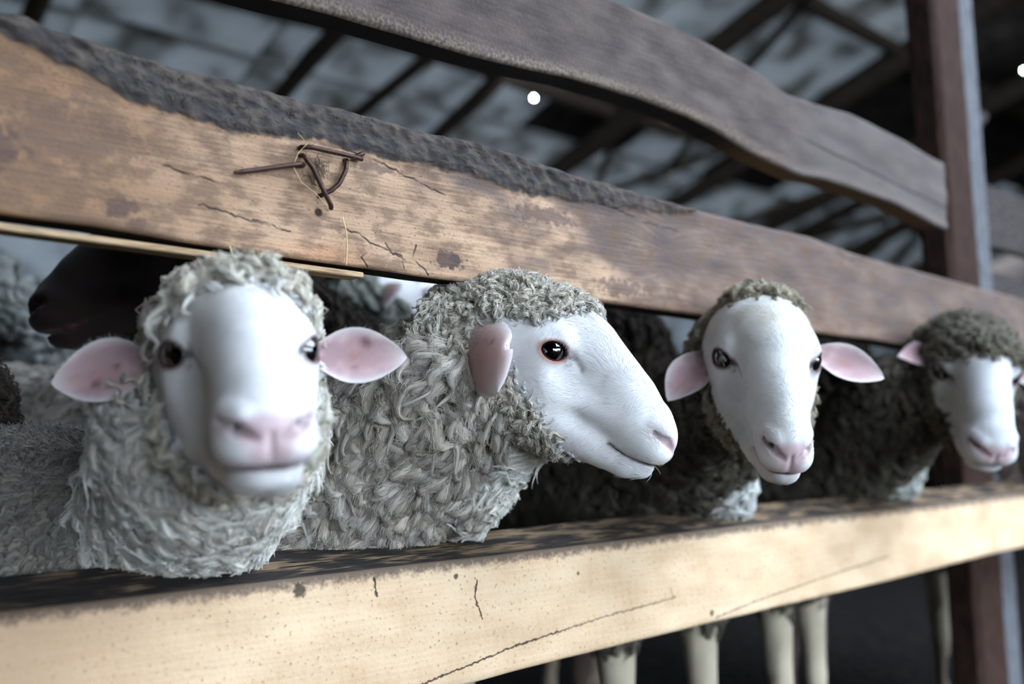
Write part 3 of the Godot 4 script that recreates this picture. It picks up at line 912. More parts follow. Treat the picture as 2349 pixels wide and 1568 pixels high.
# picks points on triangles with a weight for every vertex; returns transforms
func scatter(v: PackedVector3Array, n: PackedVector3Array, idx: PackedInt32Array, weight: PackedFloat32Array, density: float, flow: Callable, sizes: Vector2, sd: int, jitter: float, sink: float) -> Array:
	var r := RandomNumberGenerator.new()
	r.seed = sd
	var out: Array[Transform3D] = []
	last_weight = PackedFloat32Array()
	var owed := 0.0
	for i in range(0, idx.size(), 3):
		var a := idx[i]
		var b := idx[i + 1]
		var c := idx[i + 2]
		var w := (weight[a] + weight[b] + weight[c]) / 3.0
		if w < 0.02: continue
		owed += (v[b] - v[a]).cross(v[c] - v[a]).length() * 0.5 * density * w
		while owed > 1.0:
			owed -= 1.0
			var x := r.randf()
			var y := r.randf()
			if x + y > 1.0:
				x = 1.0 - x
				y = 1.0 - y
			var p := v[a] + (v[b] - v[a]) * x + (v[c] - v[a]) * y
			var nn := (n[a] + (n[b] - n[a]) * x + (n[c] - n[a]) * y).normalized()
			nn = (nn + Vector3(r.randfn(), r.randfn(), r.randfn()) * 0.16 * jitter).normalized()
			var f: Vector3 = flow.call(p, nn) + Vector3(r.randfn(), r.randfn(), r.randfn()) * jitter
			f = f - nn * f.dot(nn)
			f = f.rotated(nn, 2.2 * skin_noise.get_noise_3d(p.x * 0.35 + 7.0, p.y * 0.35, p.z * 0.35))
			if f.length() < 0.02: f = nn.cross(Vector3.RIGHT)
			f = f.normalized()
			var k := r.randf_range(sizes.x, sizes.y) * lerpf(0.34, 1.0, w)
			last_weight.append(w)
			out.append(Transform3D(Basis(nn.cross(f) * k * r.randf_range(0.8, 1.25), nn * k, f * k * r.randf_range(0.8, 1.25)), p - nn * sink))
	return out

func multi(called: String, parent: Node, mesh: Mesh, mat: Material, where: Array, every: int, first: int, base: Vector3, tint: Color, sd: int, spread := 0.12, depth := PackedFloat32Array(), pale := Color.WHITE) -> void:
	var r := RandomNumberGenerator.new()
	r.seed = sd + first
	var mm := MultiMesh.new()
	mm.transform_format = MultiMesh.TRANSFORM_3D
	mm.use_colors = true
	mm.mesh = mesh
	var list := []
	var deep := PackedFloat32Array()
	for i in range(first, where.size(), every):
		list.append(where[i])
		deep.append(depth[i] if depth.size() else 1.0)
	mm.instance_count = list.size()
	for i in list.size():
		var t: Transform3D = list[i]
		mm.set_instance_transform(i, Transform3D(t.basis, t.origin - base))
		var k := 1.0 + r.randf_range(-spread, spread)
		var warm := r.randf_range(-0.03, 0.03)
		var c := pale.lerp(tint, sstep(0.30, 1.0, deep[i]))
		mm.set_instance_color(i, Color(c.r * k * (1.0 + warm), c.g * k, c.b * k * (1.0 - warm)))
	var o := MultiMeshInstance3D.new()
	o.name = called
	o.multimesh = mm
	o.material_override = mat
	o.set_meta("kind", "stuff")
	parent.add_child(o, true)

func head_frame(h: Dictionary) -> Transform3D:
	var up: Vector3 = h.up.normalized()
	var fw: Vector3 = h.fwd.normalized()
	var sx := up.cross(fw).normalized()
	up = fw.cross(sx)
	return Transform3D(Basis(sx, up, fw) * Basis.from_scale(Vector3.ONE * float(h.get("scale", 1.0))), h.pos)

func make_sheep(s: Dictionary) -> Node3D:
	var base: Vector3 = s.base
	var o := thing("sheep", Transform3D(Basis(), base), s.label, "sheep")
	var sd: int = s.seed
	var v := PackedVector3Array()
	var idx := PackedInt32Array()
	var col := PackedColorArray()
	var weight := PackedFloat32Array()
	# trunk, neck and legs: capsules joined by a smooth minimum
	var caps: Array = s.caps
	var ca := PackedVector3Array()
	var cb := PackedVector3Array()
	var ra := PackedFloat32Array()
	var rb := PackedFloat32Array()
	var ck := PackedFloat32Array()
	var lo := Vector3.ONE * 1e3
	var hi := -lo
	for c in caps:
		ca.append(c[0])
		cb.append(c[1])
		ra.append(c[2])
		rb.append(c[3])
		ck.append(c[4] if c.size() > 4 else 0.10)
		var m := maxf(c[2], c[3]) + 0.05
		lo = lo.min((c[0] as Vector3).min(c[1]) - Vector3.ONE * m)
		hi = hi.max((c[0] as Vector3).max(c[1]) + Vector3.ONE * m)
	lo.y = maxf(lo.y, -0.02)
	var n_caps := ca.size()
	var body_f := func(p: Vector3) -> float:
		var d := 1e3
		for i in n_caps:
			d = smin(d, capsule(p, ca[i], cb[i], ra[i], rb[i]), ck[i])
		return d
	var made := nets(body_f, lo, hi, s.get("cell", 0.016))
	v = made[0]
	idx = made[1]
	var nrm := normals_of(v, idx)
	var leg_top: float = s.get("leg_top", 0.43)
	for p in v:
		var w := sstep(leg_top - 0.05, leg_top + 0.03, p.y)
		weight.append(w)
		var k := skin_noise.get_noise_3d(p.x * 0.5, p.y * 0.5, p.z * 0.5)
		var leg: Color = (s.leg as Color) * (1.0 + 0.25 * k)
		leg = leg.lerp(lin(0.16, 0.13, 0.11), 1.0 - sstep(0.035, 0.06, p.y))
		leg = leg.lerp(s.get("leg_dirt", lin(0.34, 0.27, 0.22)), (1.0 - sstep(0.14, 0.28, p.y + k * 0.06)) * 0.7)
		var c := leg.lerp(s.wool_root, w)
		c.a = 1.0
		col.append(c)
	var fleece := []
	var wl: Dictionary = s.wool
	var body_flow: Callable = func(p: Vector3, n: Vector3) -> Vector3: return s.flow
	# no wool inside the head or where nobody can see it
	if s.has("wool_where"):
		for i in v.size():
			weight[i] *= (s.wool_where as Callable).call(v[i], nrm[i])
	# no locks where the ears come out
	if s.has("head"):
		for e in s.ears:
			var er: Vector3 = head_frame(s.head) * (e.root as Vector3)
			for i in v.size():
				weight[i] *= sstep(0.028, 0.060, v[i].distance_to(er))
	var neck_locks := []
	if s.has("neck"):
		var nc: int = s.neck.get("cap", 0)
		var nw := PackedFloat32Array()
		nw.resize(v.size())
		for i in v.size():
			var d := capsule(v[i], ca[nc], cb[nc], ra[nc], rb[nc])
			var k := (1.0 - sstep(float(s.neck.get("in", 0.01)), float(s.neck.get("out", 0.035)), d)) * sstep(float(s.neck.low) - 0.03, float(s.neck.low) + 0.03, v[i].y)
			nw[i] = weight[i] * k
			weight[i] *= 1.0 - k
		neck_locks = scatter(v, nrm, idx, nw, s.neck.density, func(p, n): return s.neck.flow, s.neck.size, sd + 4, 0.4, 0.004)
	var body_locks := scatter(v, nrm, idx, weight, wl.density, body_flow, wl.size, sd, wl.get("jitter", 0.35), 0.004)
	# the head
	var hx := Transform3D(Basis()) 
	var has_head: bool = s.has("head")
	var head_locks := []
	var head_depth := PackedFloat32Array()
	var hairs := []
	var whiskers := []
	if has_head:
		head_v = plain_v if s.get("plain", false) else fine_v
		head_i = plain_i if s.get("plain", false) else fine_i
		var h: Dictionary = s.head
		var sc: float = h.get("scale", 1.0)
		var up: Vector3 = h.up.normalized()
		var fw: Vector3 = h.fwd.normalized()
		var sx := up.cross(fw).normalized()
		up = fw.cross(sx)
		var rot := Basis(sx, up, fw)
		hx = Transform3D(rot * Basis.from_scale(Vector3.ONE * sc), h.pos)
		var wp: Vector3 = h.get("warp", Vector3.ONE)
		var first := v.size()
		var hv := PackedVector3Array()
		var hw := PackedFloat32Array()
		var bare := PackedFloat32Array()
		for p in head_v:
			var q := p * wp
			q.x *= 1.0 + float(h.get("wide_muzzle", 0.0)) * sstep(0.09, 0.16, p.z)
			var w := wool_on_head(p, s)
			hv.append(hx * q)
			hw.append(w)
			col.append(head_color(p, s, w))
			var noseless := sstep(0.5, 1.3, Vector3(p.x / 0.034, (p.y + 0.070) / 0.026, (p.z - 0.184) / 0.026).length())
			var ee := Vector3(absf(p.x), p.y, p.z) - EYE
			noseless *= sstep(0.021, 0.027, ee.length())
			bare.append((1.0 - sstep(0.22, 1.0, w)) * noseless * sstep(-0.09, -0.05, p.z))
		var hn := normals_of(hv, head_i)
		v.append_array(hv)
		for i in head_i:
			idx.append(i + first)
		var back := rot * Vector3(0, -0.30, -1.0)
		var flow := func(p: Vector3, n: Vector3) -> Vector3:
			return back + Vector3.DOWN * 0.5
		if wl.get("head_density", 0.0) > 0.0:
			head_locks = scatter(hv, hn, head_i, hw, wl.head_density, flow, wl.head_size, sd + 7, wl.get("head_jitter", 0.8), 0.003)
			head_depth = last_weight
		if s.get("hairs", 0.0) > 0.0:
			var hair_flow := func(p: Vector3, n: Vector3) -> Vector3: return back
			hairs = scatter(hv, hn, head_i, bare, s.hairs, hair_flow, Vector2(0.7, 1.3), sd + 9, 0.12, 0.0005)
		if s.get("whiskers", 0.0) > 0.0:
			var ww := PackedFloat32Array()
			for p in head_v:
				ww.append(sstep(0.10, 0.15, p.z) * sstep(-0.078, -0.094, p.y))
			whiskers = scatter(hv, hn, head_i, ww, s.whiskers, func(p, n): return n * 0.2 + back * 0.6, Vector2(1.4, 3.0), sd + 17, 0.5, 0.0005)
		var ear_hairs := []
		for e in s.ears:
			var ev := PackedVector3Array()
			var ei := PackedInt32Array()
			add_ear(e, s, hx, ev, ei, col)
			if s.get("hairs", 0.0) > 0.0:
				var ew := PackedFloat32Array()
				for i in ev.size():
					var t := float((i % 442) / 17) / 25.0
					ew.append((1.0 - sstep(0.25, 0.7, t)) if i >= 442 else (pow(absf(float(i % 17) / 8.0 - 1.0), 4.0)))
				var tipward: Vector3 = hx.basis * (e.axis as Vector3)
				ear_hairs.append_array(scatter(ev, normals_of(ev, ei), ei, ew, minf(s.hairs, 300000.0), func(p, n): return tipward, Vector2(0.6, 1.2), sd + 13, 0.25, 0.0005))
			for i in ei:
				idx.append(i + v.size())
			v.append_array(ev)
		hairs.append_array(ear_hairs)
	nrm = normals_of(v, idx)
	var local := PackedVector3Array()
	local.resize(v.size())
	for i in v.size():
		local[i] = v[i] - base
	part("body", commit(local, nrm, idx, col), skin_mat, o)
	if has_head:
		for sg in [-1.0, 1.0]:
			if s.get("eyes", "both") == "right" and sg > 0.0: continue
			add_eye(o, hx, sg, s, base)
	# wool
	var kinds: Array = locks[wl.kind]
	for k in kinds.size():
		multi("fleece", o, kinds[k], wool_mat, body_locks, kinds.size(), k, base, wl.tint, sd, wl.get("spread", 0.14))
	if neck_locks.size():
		kinds = locks[s.neck.kind]
		for k in kinds.size():
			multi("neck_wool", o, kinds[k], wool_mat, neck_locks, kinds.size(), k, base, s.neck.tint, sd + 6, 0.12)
	if head_locks.size():
		kinds = locks[wl.head_kind]
		for k in kinds.size():
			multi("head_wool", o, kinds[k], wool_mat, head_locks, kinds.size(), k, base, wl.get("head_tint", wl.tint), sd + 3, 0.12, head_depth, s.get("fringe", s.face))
	if whiskers.size():
		multi("whiskers", o, locks.hair, hair_mat, whiskers, 1, 0, base, s.face, sd + 8, 0.05)
	if hairs.size():
		multi("face_hair", o, locks.hair, hair_mat, hairs, 1, 0, base, s.get("hair_tint", s.face), sd + 5, 0.10)
	return o

func add_eye(o: Node3D, hx: Transform3D, sg: float, s: Dictionary, base: Vector3) -> void:
	var v := PackedVector3Array()
	var idx := PackedInt32Array()
	var col := PackedColorArray()
	var flip := Vector3(sg, 1, 1)
	var wp: Vector3 = s.head.get("warp", Vector3.ONE)
	var rows := 19
	var cols := 28
	var e := EYE
	for r in rows:
		var th := PI * r / (rows - 1)
		for c in cols:
			var ph := TAU * c / cols
			var d := eye_n * cos(th) + (eye_u * cos(ph) + eye_w * sin(ph)) * sin(th)
			var bulge := 1.0 + 0.05 * exp(-th * th * 3.0)
			var p := (e + d * EYE_R * bulge) * flip * wp
			v.append(hx * p - base)
			var cc := lin(0.02, 0.02, 0.025)
			cc = cc.lerp(lin(0.035, 0.033, 0.035), sstep(0.55, 0.75, th))
			cc = cc.lerp(lin(0.03, 0.03, 0.03), sstep(0.85, 0.98, th))
			cc = cc.lerp(lin(0.55, 0.50, 0.52), sstep(1.08, 1.18, th))
			cc.a = 1.0
			col.append(cc)
	grid_idx(rows, cols, idx, 0, sg > 0.0, true)
	part("eye", commit(v, normals_of(v, idx), idx, col), eye_mat, o)

func prepare_wool() -> void:
	skin_noise = noise(28.0, 11, 3)
	wool_mat = StandardMaterial3D.new()
	wool_mat.vertex_color_use_as_albedo = true
	wool_mat.roughness = 0.92
	wool_mat.metallic_specular = 0.25
	skin_mat = wool_mat.duplicate()
	skin_mat.roughness = 0.75
	skin_mat.rim_enabled = true
	skin_mat.rim = 0.35
	skin_mat.subsurf_scatter_enabled = false
	hair_mat = wool_mat.duplicate()
	hair_mat.roughness = 0.6
	eye_mat = StandardMaterial3D.new()
	eye_mat.vertex_color_use_as_albedo = true
	eye_mat.roughness = 0.03
	eye_mat.metallic_specular = 0.6
	eye_mat.clearcoat_enabled = true
	eye_mat.clearcoat = 1.0
	eye_mat.clearcoat_roughness = 0.01
	var a := []
	for k in 4:
		a.append(lock_mesh(100 + k, 0.058, 0.0074, 64, 1.3 + 0.25 * k, 0.0056, 14, 0.00030, 1.5, 1.0, 0.74))
	locks["curl"] = a
	a = []
	for k in 3:
		a.append(lock_mesh(200 + k, 0.024, 0.0034, 12, 1.3 + 0.3 * k, 0.0030, 9, 0.0005, 1.6, 1.8))
	locks["frizz"] = a
	a = []
	for k in 3:
		a.append(lock_mesh(300 + k, 0.026, 0.0045, 10, 0.9 + 0.2 * k, 0.0015, 6, 0.0007))
	locks["short"] = a
	a = []
	for k in 2:
		a.append(lock_mesh(400 + k, 0.045, 0.0090, 28, 1.2 + 0.3 * k, 0.004, 9, 0.0006, 1.3, 1.0, 0.72))
	locks["coarse"] = a
	a = []
	for k in 3:
		a.append(lock_mesh(500 + k, 0.050, 0.0046, 16, 1.0 + 0.25 * k, 0.0030, 10, 0.0005, 1.2, 1.6))
	locks["ruff"] = a
	locks["hair"] = strand_mesh(0.0055, 0.00017, 0.44)

# ------------------------------------------------------------------ the flock
func turned(h: Dictionary, w: Vector3) -> Vector3:
	# a direction in the scene, seen from the head's own axes
	var up: Vector3 = h.up.normalized()
	var fw: Vector3 = h.fwd.normalized()
	var sx := up.cross(fw).normalized()
	up = fw.cross(sx)
	return Vector3(w.dot(sx), w.dot(up), w.dot(fw))

func legs(caps: Array, feet: Array, r := 1.0) -> void:
	for f in feet:
		var top: Vector3 = f[0]
		var hoof: Vector3 = f[1]
		var knee := top.lerp(hoof, 0.52) + Vector3(0, 0, 0)
		var fet := top.lerp(hoof, 0.86)
		caps.append([top, knee, 0.042 * r, 0.024 * r, 0.03])
		caps.append([knee, fet, 0.025 * r, 0.017 * r, 0.012])
		caps.append([fet, hoof, 0.020 * r, 0.027 * r, 0.012])

func look(over: Dictionary) -> Dictionary:
	var s := {
		"face": lin(0.885, 0.885, 0.885), "stain": lin(0.76, 0.73, 0.64), "pink": lin(0.80, 0.705, 0.72), "rim": lin(0.42, 0.30, 0.28),
		"wool_root": lin(0.50, 0.48, 0.43), "leg": lin(0.70, 0.66, 0.58),
		"ear_in": lin(0.66, 0.55, 0.565), "ear_deep": lin(0.56, 0.37, 0.33), "ear_dark": lin(0.36, 0.24, 0.25), "ear_out": lin(0.60, 0.47, 0.45),
		"flow": Vector3(0, -1, 0), "ears": [], "hairs": 0.0, "cell": 0.016}
	s.merge(over, true)
	return s

func build_flock() -> void:
	var h: Dictionary
	# 1: the nearest, looking straight out
	h = {"pos": Vector3(-0.259, 0.851, -0.948), "fwd": Vector3(0.364, -0.062, 0.929), "up": Vector3(-0.039, 0.996, 0.082)}
	var caps := [[W(-0.402, 0.772, 0.02), W(-0.362, 0.655, 0.185), 0.106, 0.085], [W(-0.42, 0.59, 0.335), W(-1.10, 0.585, 0.36), 0.185, 0.205]]
	legs(caps, [[W(-0.40, 0.42, 0.25), W(-0.40, 0.03, 0.25)], [W(-0.50, 0.44, 0.44), W(-0.50, 0.03, 0.44)], [W(-1.1, 0.44, 0.26), W(-1.13, 0.03, 0.26)], [W(-1.1, 0.44, 0.46), W(-1.13, 0.03, 0.46)]])
	make_sheep(look({"base": W(-0.7, 0, 0.4), "seed": 11, "bare_jaw": 0.018, "caps": caps, "head": h, "label": "white-faced sheep looking straight out, nearest of all, with a curly topknot and pink ears",
		"ears": [
			{"root": Vector3(-0.064, -0.006, -0.052), "axis": turned(h, Vector3(-0.97, -0.06, 0.22)), "face": turned(h, Vector3(0.15, 0.10, 1)), "len": 0.108, "wid": 0.033, "cup": 0.75, "droop": 0.012, "spots": [Vector3(0.62, -0.35, 0.006), Vector3(0.5, -0.45, 0.005), Vector3(0.45, 0.1, 0.004)]},
			{"root": Vector3(0.064, -0.004, -0.052), "axis": turned(h, Vector3(0.97, 0.05, -0.1)), "face": turned(h, Vector3(-0.1, 0.10, 1)), "len": 0.110, "wid": 0.031, "cup": 0.7, "droop": 0.004, "spots": [Vector3(0.5, 0.35, 0.003), Vector3(0.62, -0.5, 0.008)]}],
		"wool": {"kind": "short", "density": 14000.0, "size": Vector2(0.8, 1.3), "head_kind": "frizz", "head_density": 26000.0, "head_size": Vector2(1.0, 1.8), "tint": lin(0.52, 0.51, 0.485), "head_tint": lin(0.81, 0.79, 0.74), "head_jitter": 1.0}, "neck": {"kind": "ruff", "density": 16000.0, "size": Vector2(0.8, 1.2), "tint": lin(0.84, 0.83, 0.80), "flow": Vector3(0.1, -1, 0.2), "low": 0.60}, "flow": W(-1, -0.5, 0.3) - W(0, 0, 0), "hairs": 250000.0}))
	# 2: in profile
	h = {"pos": Vector3(0.044, 0.881, -1.266), "fwd": Vector3(0.915, -0.338, 0.219), "up": Vector3(0.325, 0.941, 0.093)}
	caps = [[W(-0.075, 0.830, 0.05), W(-0.15, 0.67, 0.26), 0.088, 0.145], [W(-0.15, 0.645, 0.33), W(-0.40, 0.68, 0.98), 0.175, 0.20], [W(0.03, 0.80, 0.02), W(-0.02, 0.69, 0.18), 0.05, 0.085], [W(0.0, 0.73, 0.08), W(-0.01, 0.685, 0.06), 0.045, 0.028, 0.04]]
	legs(caps, [[W(0.02, 0.42, 0.20), W(0.02, 0.03, 0.20)], [W(-0.25, 0.42, 0.22), W(-0.25, 0.03, 0.22)], [W(-0.30, 0.44, 1.0), W(-0.30, 0.03, 1.03)], [W(-0.49, 0.44, 0.95), W(-0.49, 0.03, 0.98)]])
	make_sheep(look({"base": W(-0.15, 0, 0.6), "seed": 22, "caps": caps, "head": h, "label": "white sheep in profile facing right, thick curly fleece, notched ear hanging forward", "cell": 0.014,
		"ears": [
			{"root": Vector3(-0.036, 0.004, -0.100), "axis": turned(h, Vector3(0.34, -0.62, 0.66)), "face": turned(h, Vector3(0.50, 0.10, -0.85)), "len": 0.150, "wid": 0.048, "cup": 0.8, "droop": 0.004, "notch": Vector3(0.66, 1.0, 0.010), "spots": [Vector3(0.56, 0.45, 0.005), Vector3(0.50, 0.40, 0.004)]},
			{"root": Vector3(0.060, -0.006, -0.055), "axis": turned(h, Vector3(0.1, -0.3, -1)), "face": turned(h, Vector3(1, 0.1, 0)), "len": 0.100}],
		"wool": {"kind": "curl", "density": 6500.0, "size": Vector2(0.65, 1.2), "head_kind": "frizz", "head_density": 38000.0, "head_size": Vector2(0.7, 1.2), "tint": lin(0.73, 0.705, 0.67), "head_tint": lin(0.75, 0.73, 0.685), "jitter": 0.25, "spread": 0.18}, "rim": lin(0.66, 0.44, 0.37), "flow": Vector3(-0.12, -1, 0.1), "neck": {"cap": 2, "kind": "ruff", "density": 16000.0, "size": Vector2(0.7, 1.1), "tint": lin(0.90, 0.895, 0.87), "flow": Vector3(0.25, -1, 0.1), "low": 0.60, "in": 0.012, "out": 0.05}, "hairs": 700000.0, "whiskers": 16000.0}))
	# 3: bare-headed, head lowered, looking out
	h = {"pos": Vector3(0.361, 0.884, -1.416), "fwd": Vector3(-0.053, -0.367, 0.929), "up": Vector3(0.024, 0.929, 0.368), "scale": 1.07, "wide_muzzle": -0.20, "warp": Vector3(0.97, 1, 1)}
	caps = [[W(0.42, 0.83, -0.03), W(0.57, 0.66, 0.26), 0.080, 0.125], [W(0.60, 0.66, 0.33), W(0.62, 0.66, 1.0), 0.175, 0.18], [W(0.49, 0.72, 0.04), W(0.525, 0.675, 0.06), 0.03, 0.040, 0.05]]
	legs(caps, [[W(0.45, 0.47, 0.25), W(0.43, 0.03, 0.19)], [W(0.69, 0.47, 0.26), W(0.67, 0.03, 0.20)], [W(0.53, 0.44, 1.0), W(0.53, 0.03, 1.04)], [W(0.71, 0.44, 1.0), W(0.71, 0.03, 1.04)]], 1.0)
	make_sheep(look({"base": W(0.65, 0, 0.6), "seed": 33, "caps": caps, "head": h, "label": "sheep with a smooth bare white forehead and dark fleece, third from left", "bare_top": 0.085, "bare_jaw": 0.012, "stained": 1.1, "fringe": lin(0.56, 0.53, 0.46),
		"ears": [
			{"root": Vector3(-0.062, -0.008, -0.055), "axis": turned(h, Vector3(-0.62, -0.58, 0.42)), "face": turned(h, Vector3(-0.35, 0.35, 1)), "len": 0.105, "wid": 0.030, "cup": 0.6, "droop": 0.004},
			{"root": Vector3(0.062, -0.006, -0.055), "axis": turned(h, Vector3(0.94, -0.24, 0.12)), "face": turned(h, Vector3(0.1, 0.35, 1)), "len": 0.115, "wid": 0.029, "cup": 0.75, "droop": 0.008}],
		"face": lin(0.83, 0.83, 0.82), "wool_root": lin(0.24, 0.22, 0.19),
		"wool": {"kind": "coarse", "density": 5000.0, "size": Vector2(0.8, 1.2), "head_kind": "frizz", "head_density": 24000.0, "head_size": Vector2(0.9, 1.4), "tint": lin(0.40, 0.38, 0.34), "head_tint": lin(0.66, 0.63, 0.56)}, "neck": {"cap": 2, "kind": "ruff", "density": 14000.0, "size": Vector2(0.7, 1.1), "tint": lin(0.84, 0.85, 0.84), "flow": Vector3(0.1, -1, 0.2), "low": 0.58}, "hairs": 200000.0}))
	# 4: far right
	h = {"pos": Vector3(0.849, 0.888, -1.828), "fwd": Vector3(-0.16, -0.479, 0.863), "up": Vector3(0.02, 0.873, 0.488), "scale": 1.03}
	caps = [[W(1.02, 0.83, 0.0), W(1.12, 0.66, 0.25), 0.085, 0.125], [W(1.14, 0.66, 0.34), W(1.17, 0.66, 1.05), 0.175, 0.18], [W(1.10, 0.72, 0.06), W(1.13, 0.68, 0.07), 0.025, 0.035, 0.05]]
	legs(caps, [[W(0.96, 0.47, 0.27), W(0.92, 0.03, 0.21)], [W(1.14, 0.47, 0.30), W(1.13, 0.03, 0.27)], [W(1.08, 0.44, 1.05), W(1.08, 0.03, 1.09)], [W(1.26, 0.44, 1.05), W(1.26, 0.03, 1.09)]], 1.0)
	make_sheep(look({"base": W(1.2, 0, 0.6), "seed": 44, "caps": caps, "head": h, "label": "woolly brown-grey sheep with a white nose, last one at the rail on the right", "fringe": lin(0.5, 0.48, 0.43), "bare_top": -0.030, "bare_jaw": -0.028,
		"ears": [
			{"root": Vector3(-0.062, -0.004, -0.05), "axis": turned(h, Vector3(-0.72, 0.10, 0.62)), "face": turned(h, Vector3(0.25, 0.2, 0.6)), "len": 0.10, "wid": 0.029, "cup": 1.2, "droop": 0.01},
			{"root": Vector3(0.062, -0.010, -0.05), "axis": turned(h, Vector3(0.80, -0.15, 0.3)), "face": turned(h, Vector3(-0.2, 0.1, 1)), "len": 0.10, "wid": 0.03, "cup": 0.8}],
		"face": lin(0.79, 0.80, 0.81), "wool_root": lin(0.24, 0.22, 0.19),
		"wool": {"kind": "coarse", "density": 5000.0, "size": Vector2(0.8, 1.2), "head_kind": "frizz", "head_density": 26000.0, "head_size": Vector2(0.9, 1.5), "tint": lin(0.38, 0.36, 0.32), "head_tint": lin(0.46, 0.44, 0.39)}, "neck": {"cap": 2, "kind": "ruff", "density": 14000.0, "size": Vector2(0.6, 1.0), "tint": lin(0.80, 0.82, 0.80), "flow": Vector3(0.1, -1, 0.2), "low": 0.58}, "hairs": 120000.0}))
	build_crowd()

func crowd_sheep(label: String, caps: Array, head: Dictionary, over: Dictionary, wool: Color, seed_: int) -> void:
	var s := look({"base": Vector3(caps[caps.size() - 1][1].x, 0, caps[caps.size() - 1][1].z), "seed": seed_, "caps": caps, "label": label, "cell": 0.022, "plain": true,
		"wool_root": wool * 0.6, "wool": {"kind": "coarse", "density": 3200.0, "size": Vector2(0.9, 1.3), "head_kind": "coarse", "head_density": 5000.0, "head_size": Vector2(0.4, 0.7), "tint": wool}})
	if head.size(): s["head"] = head
	s.merge(over, true)
	make_sheep(s)

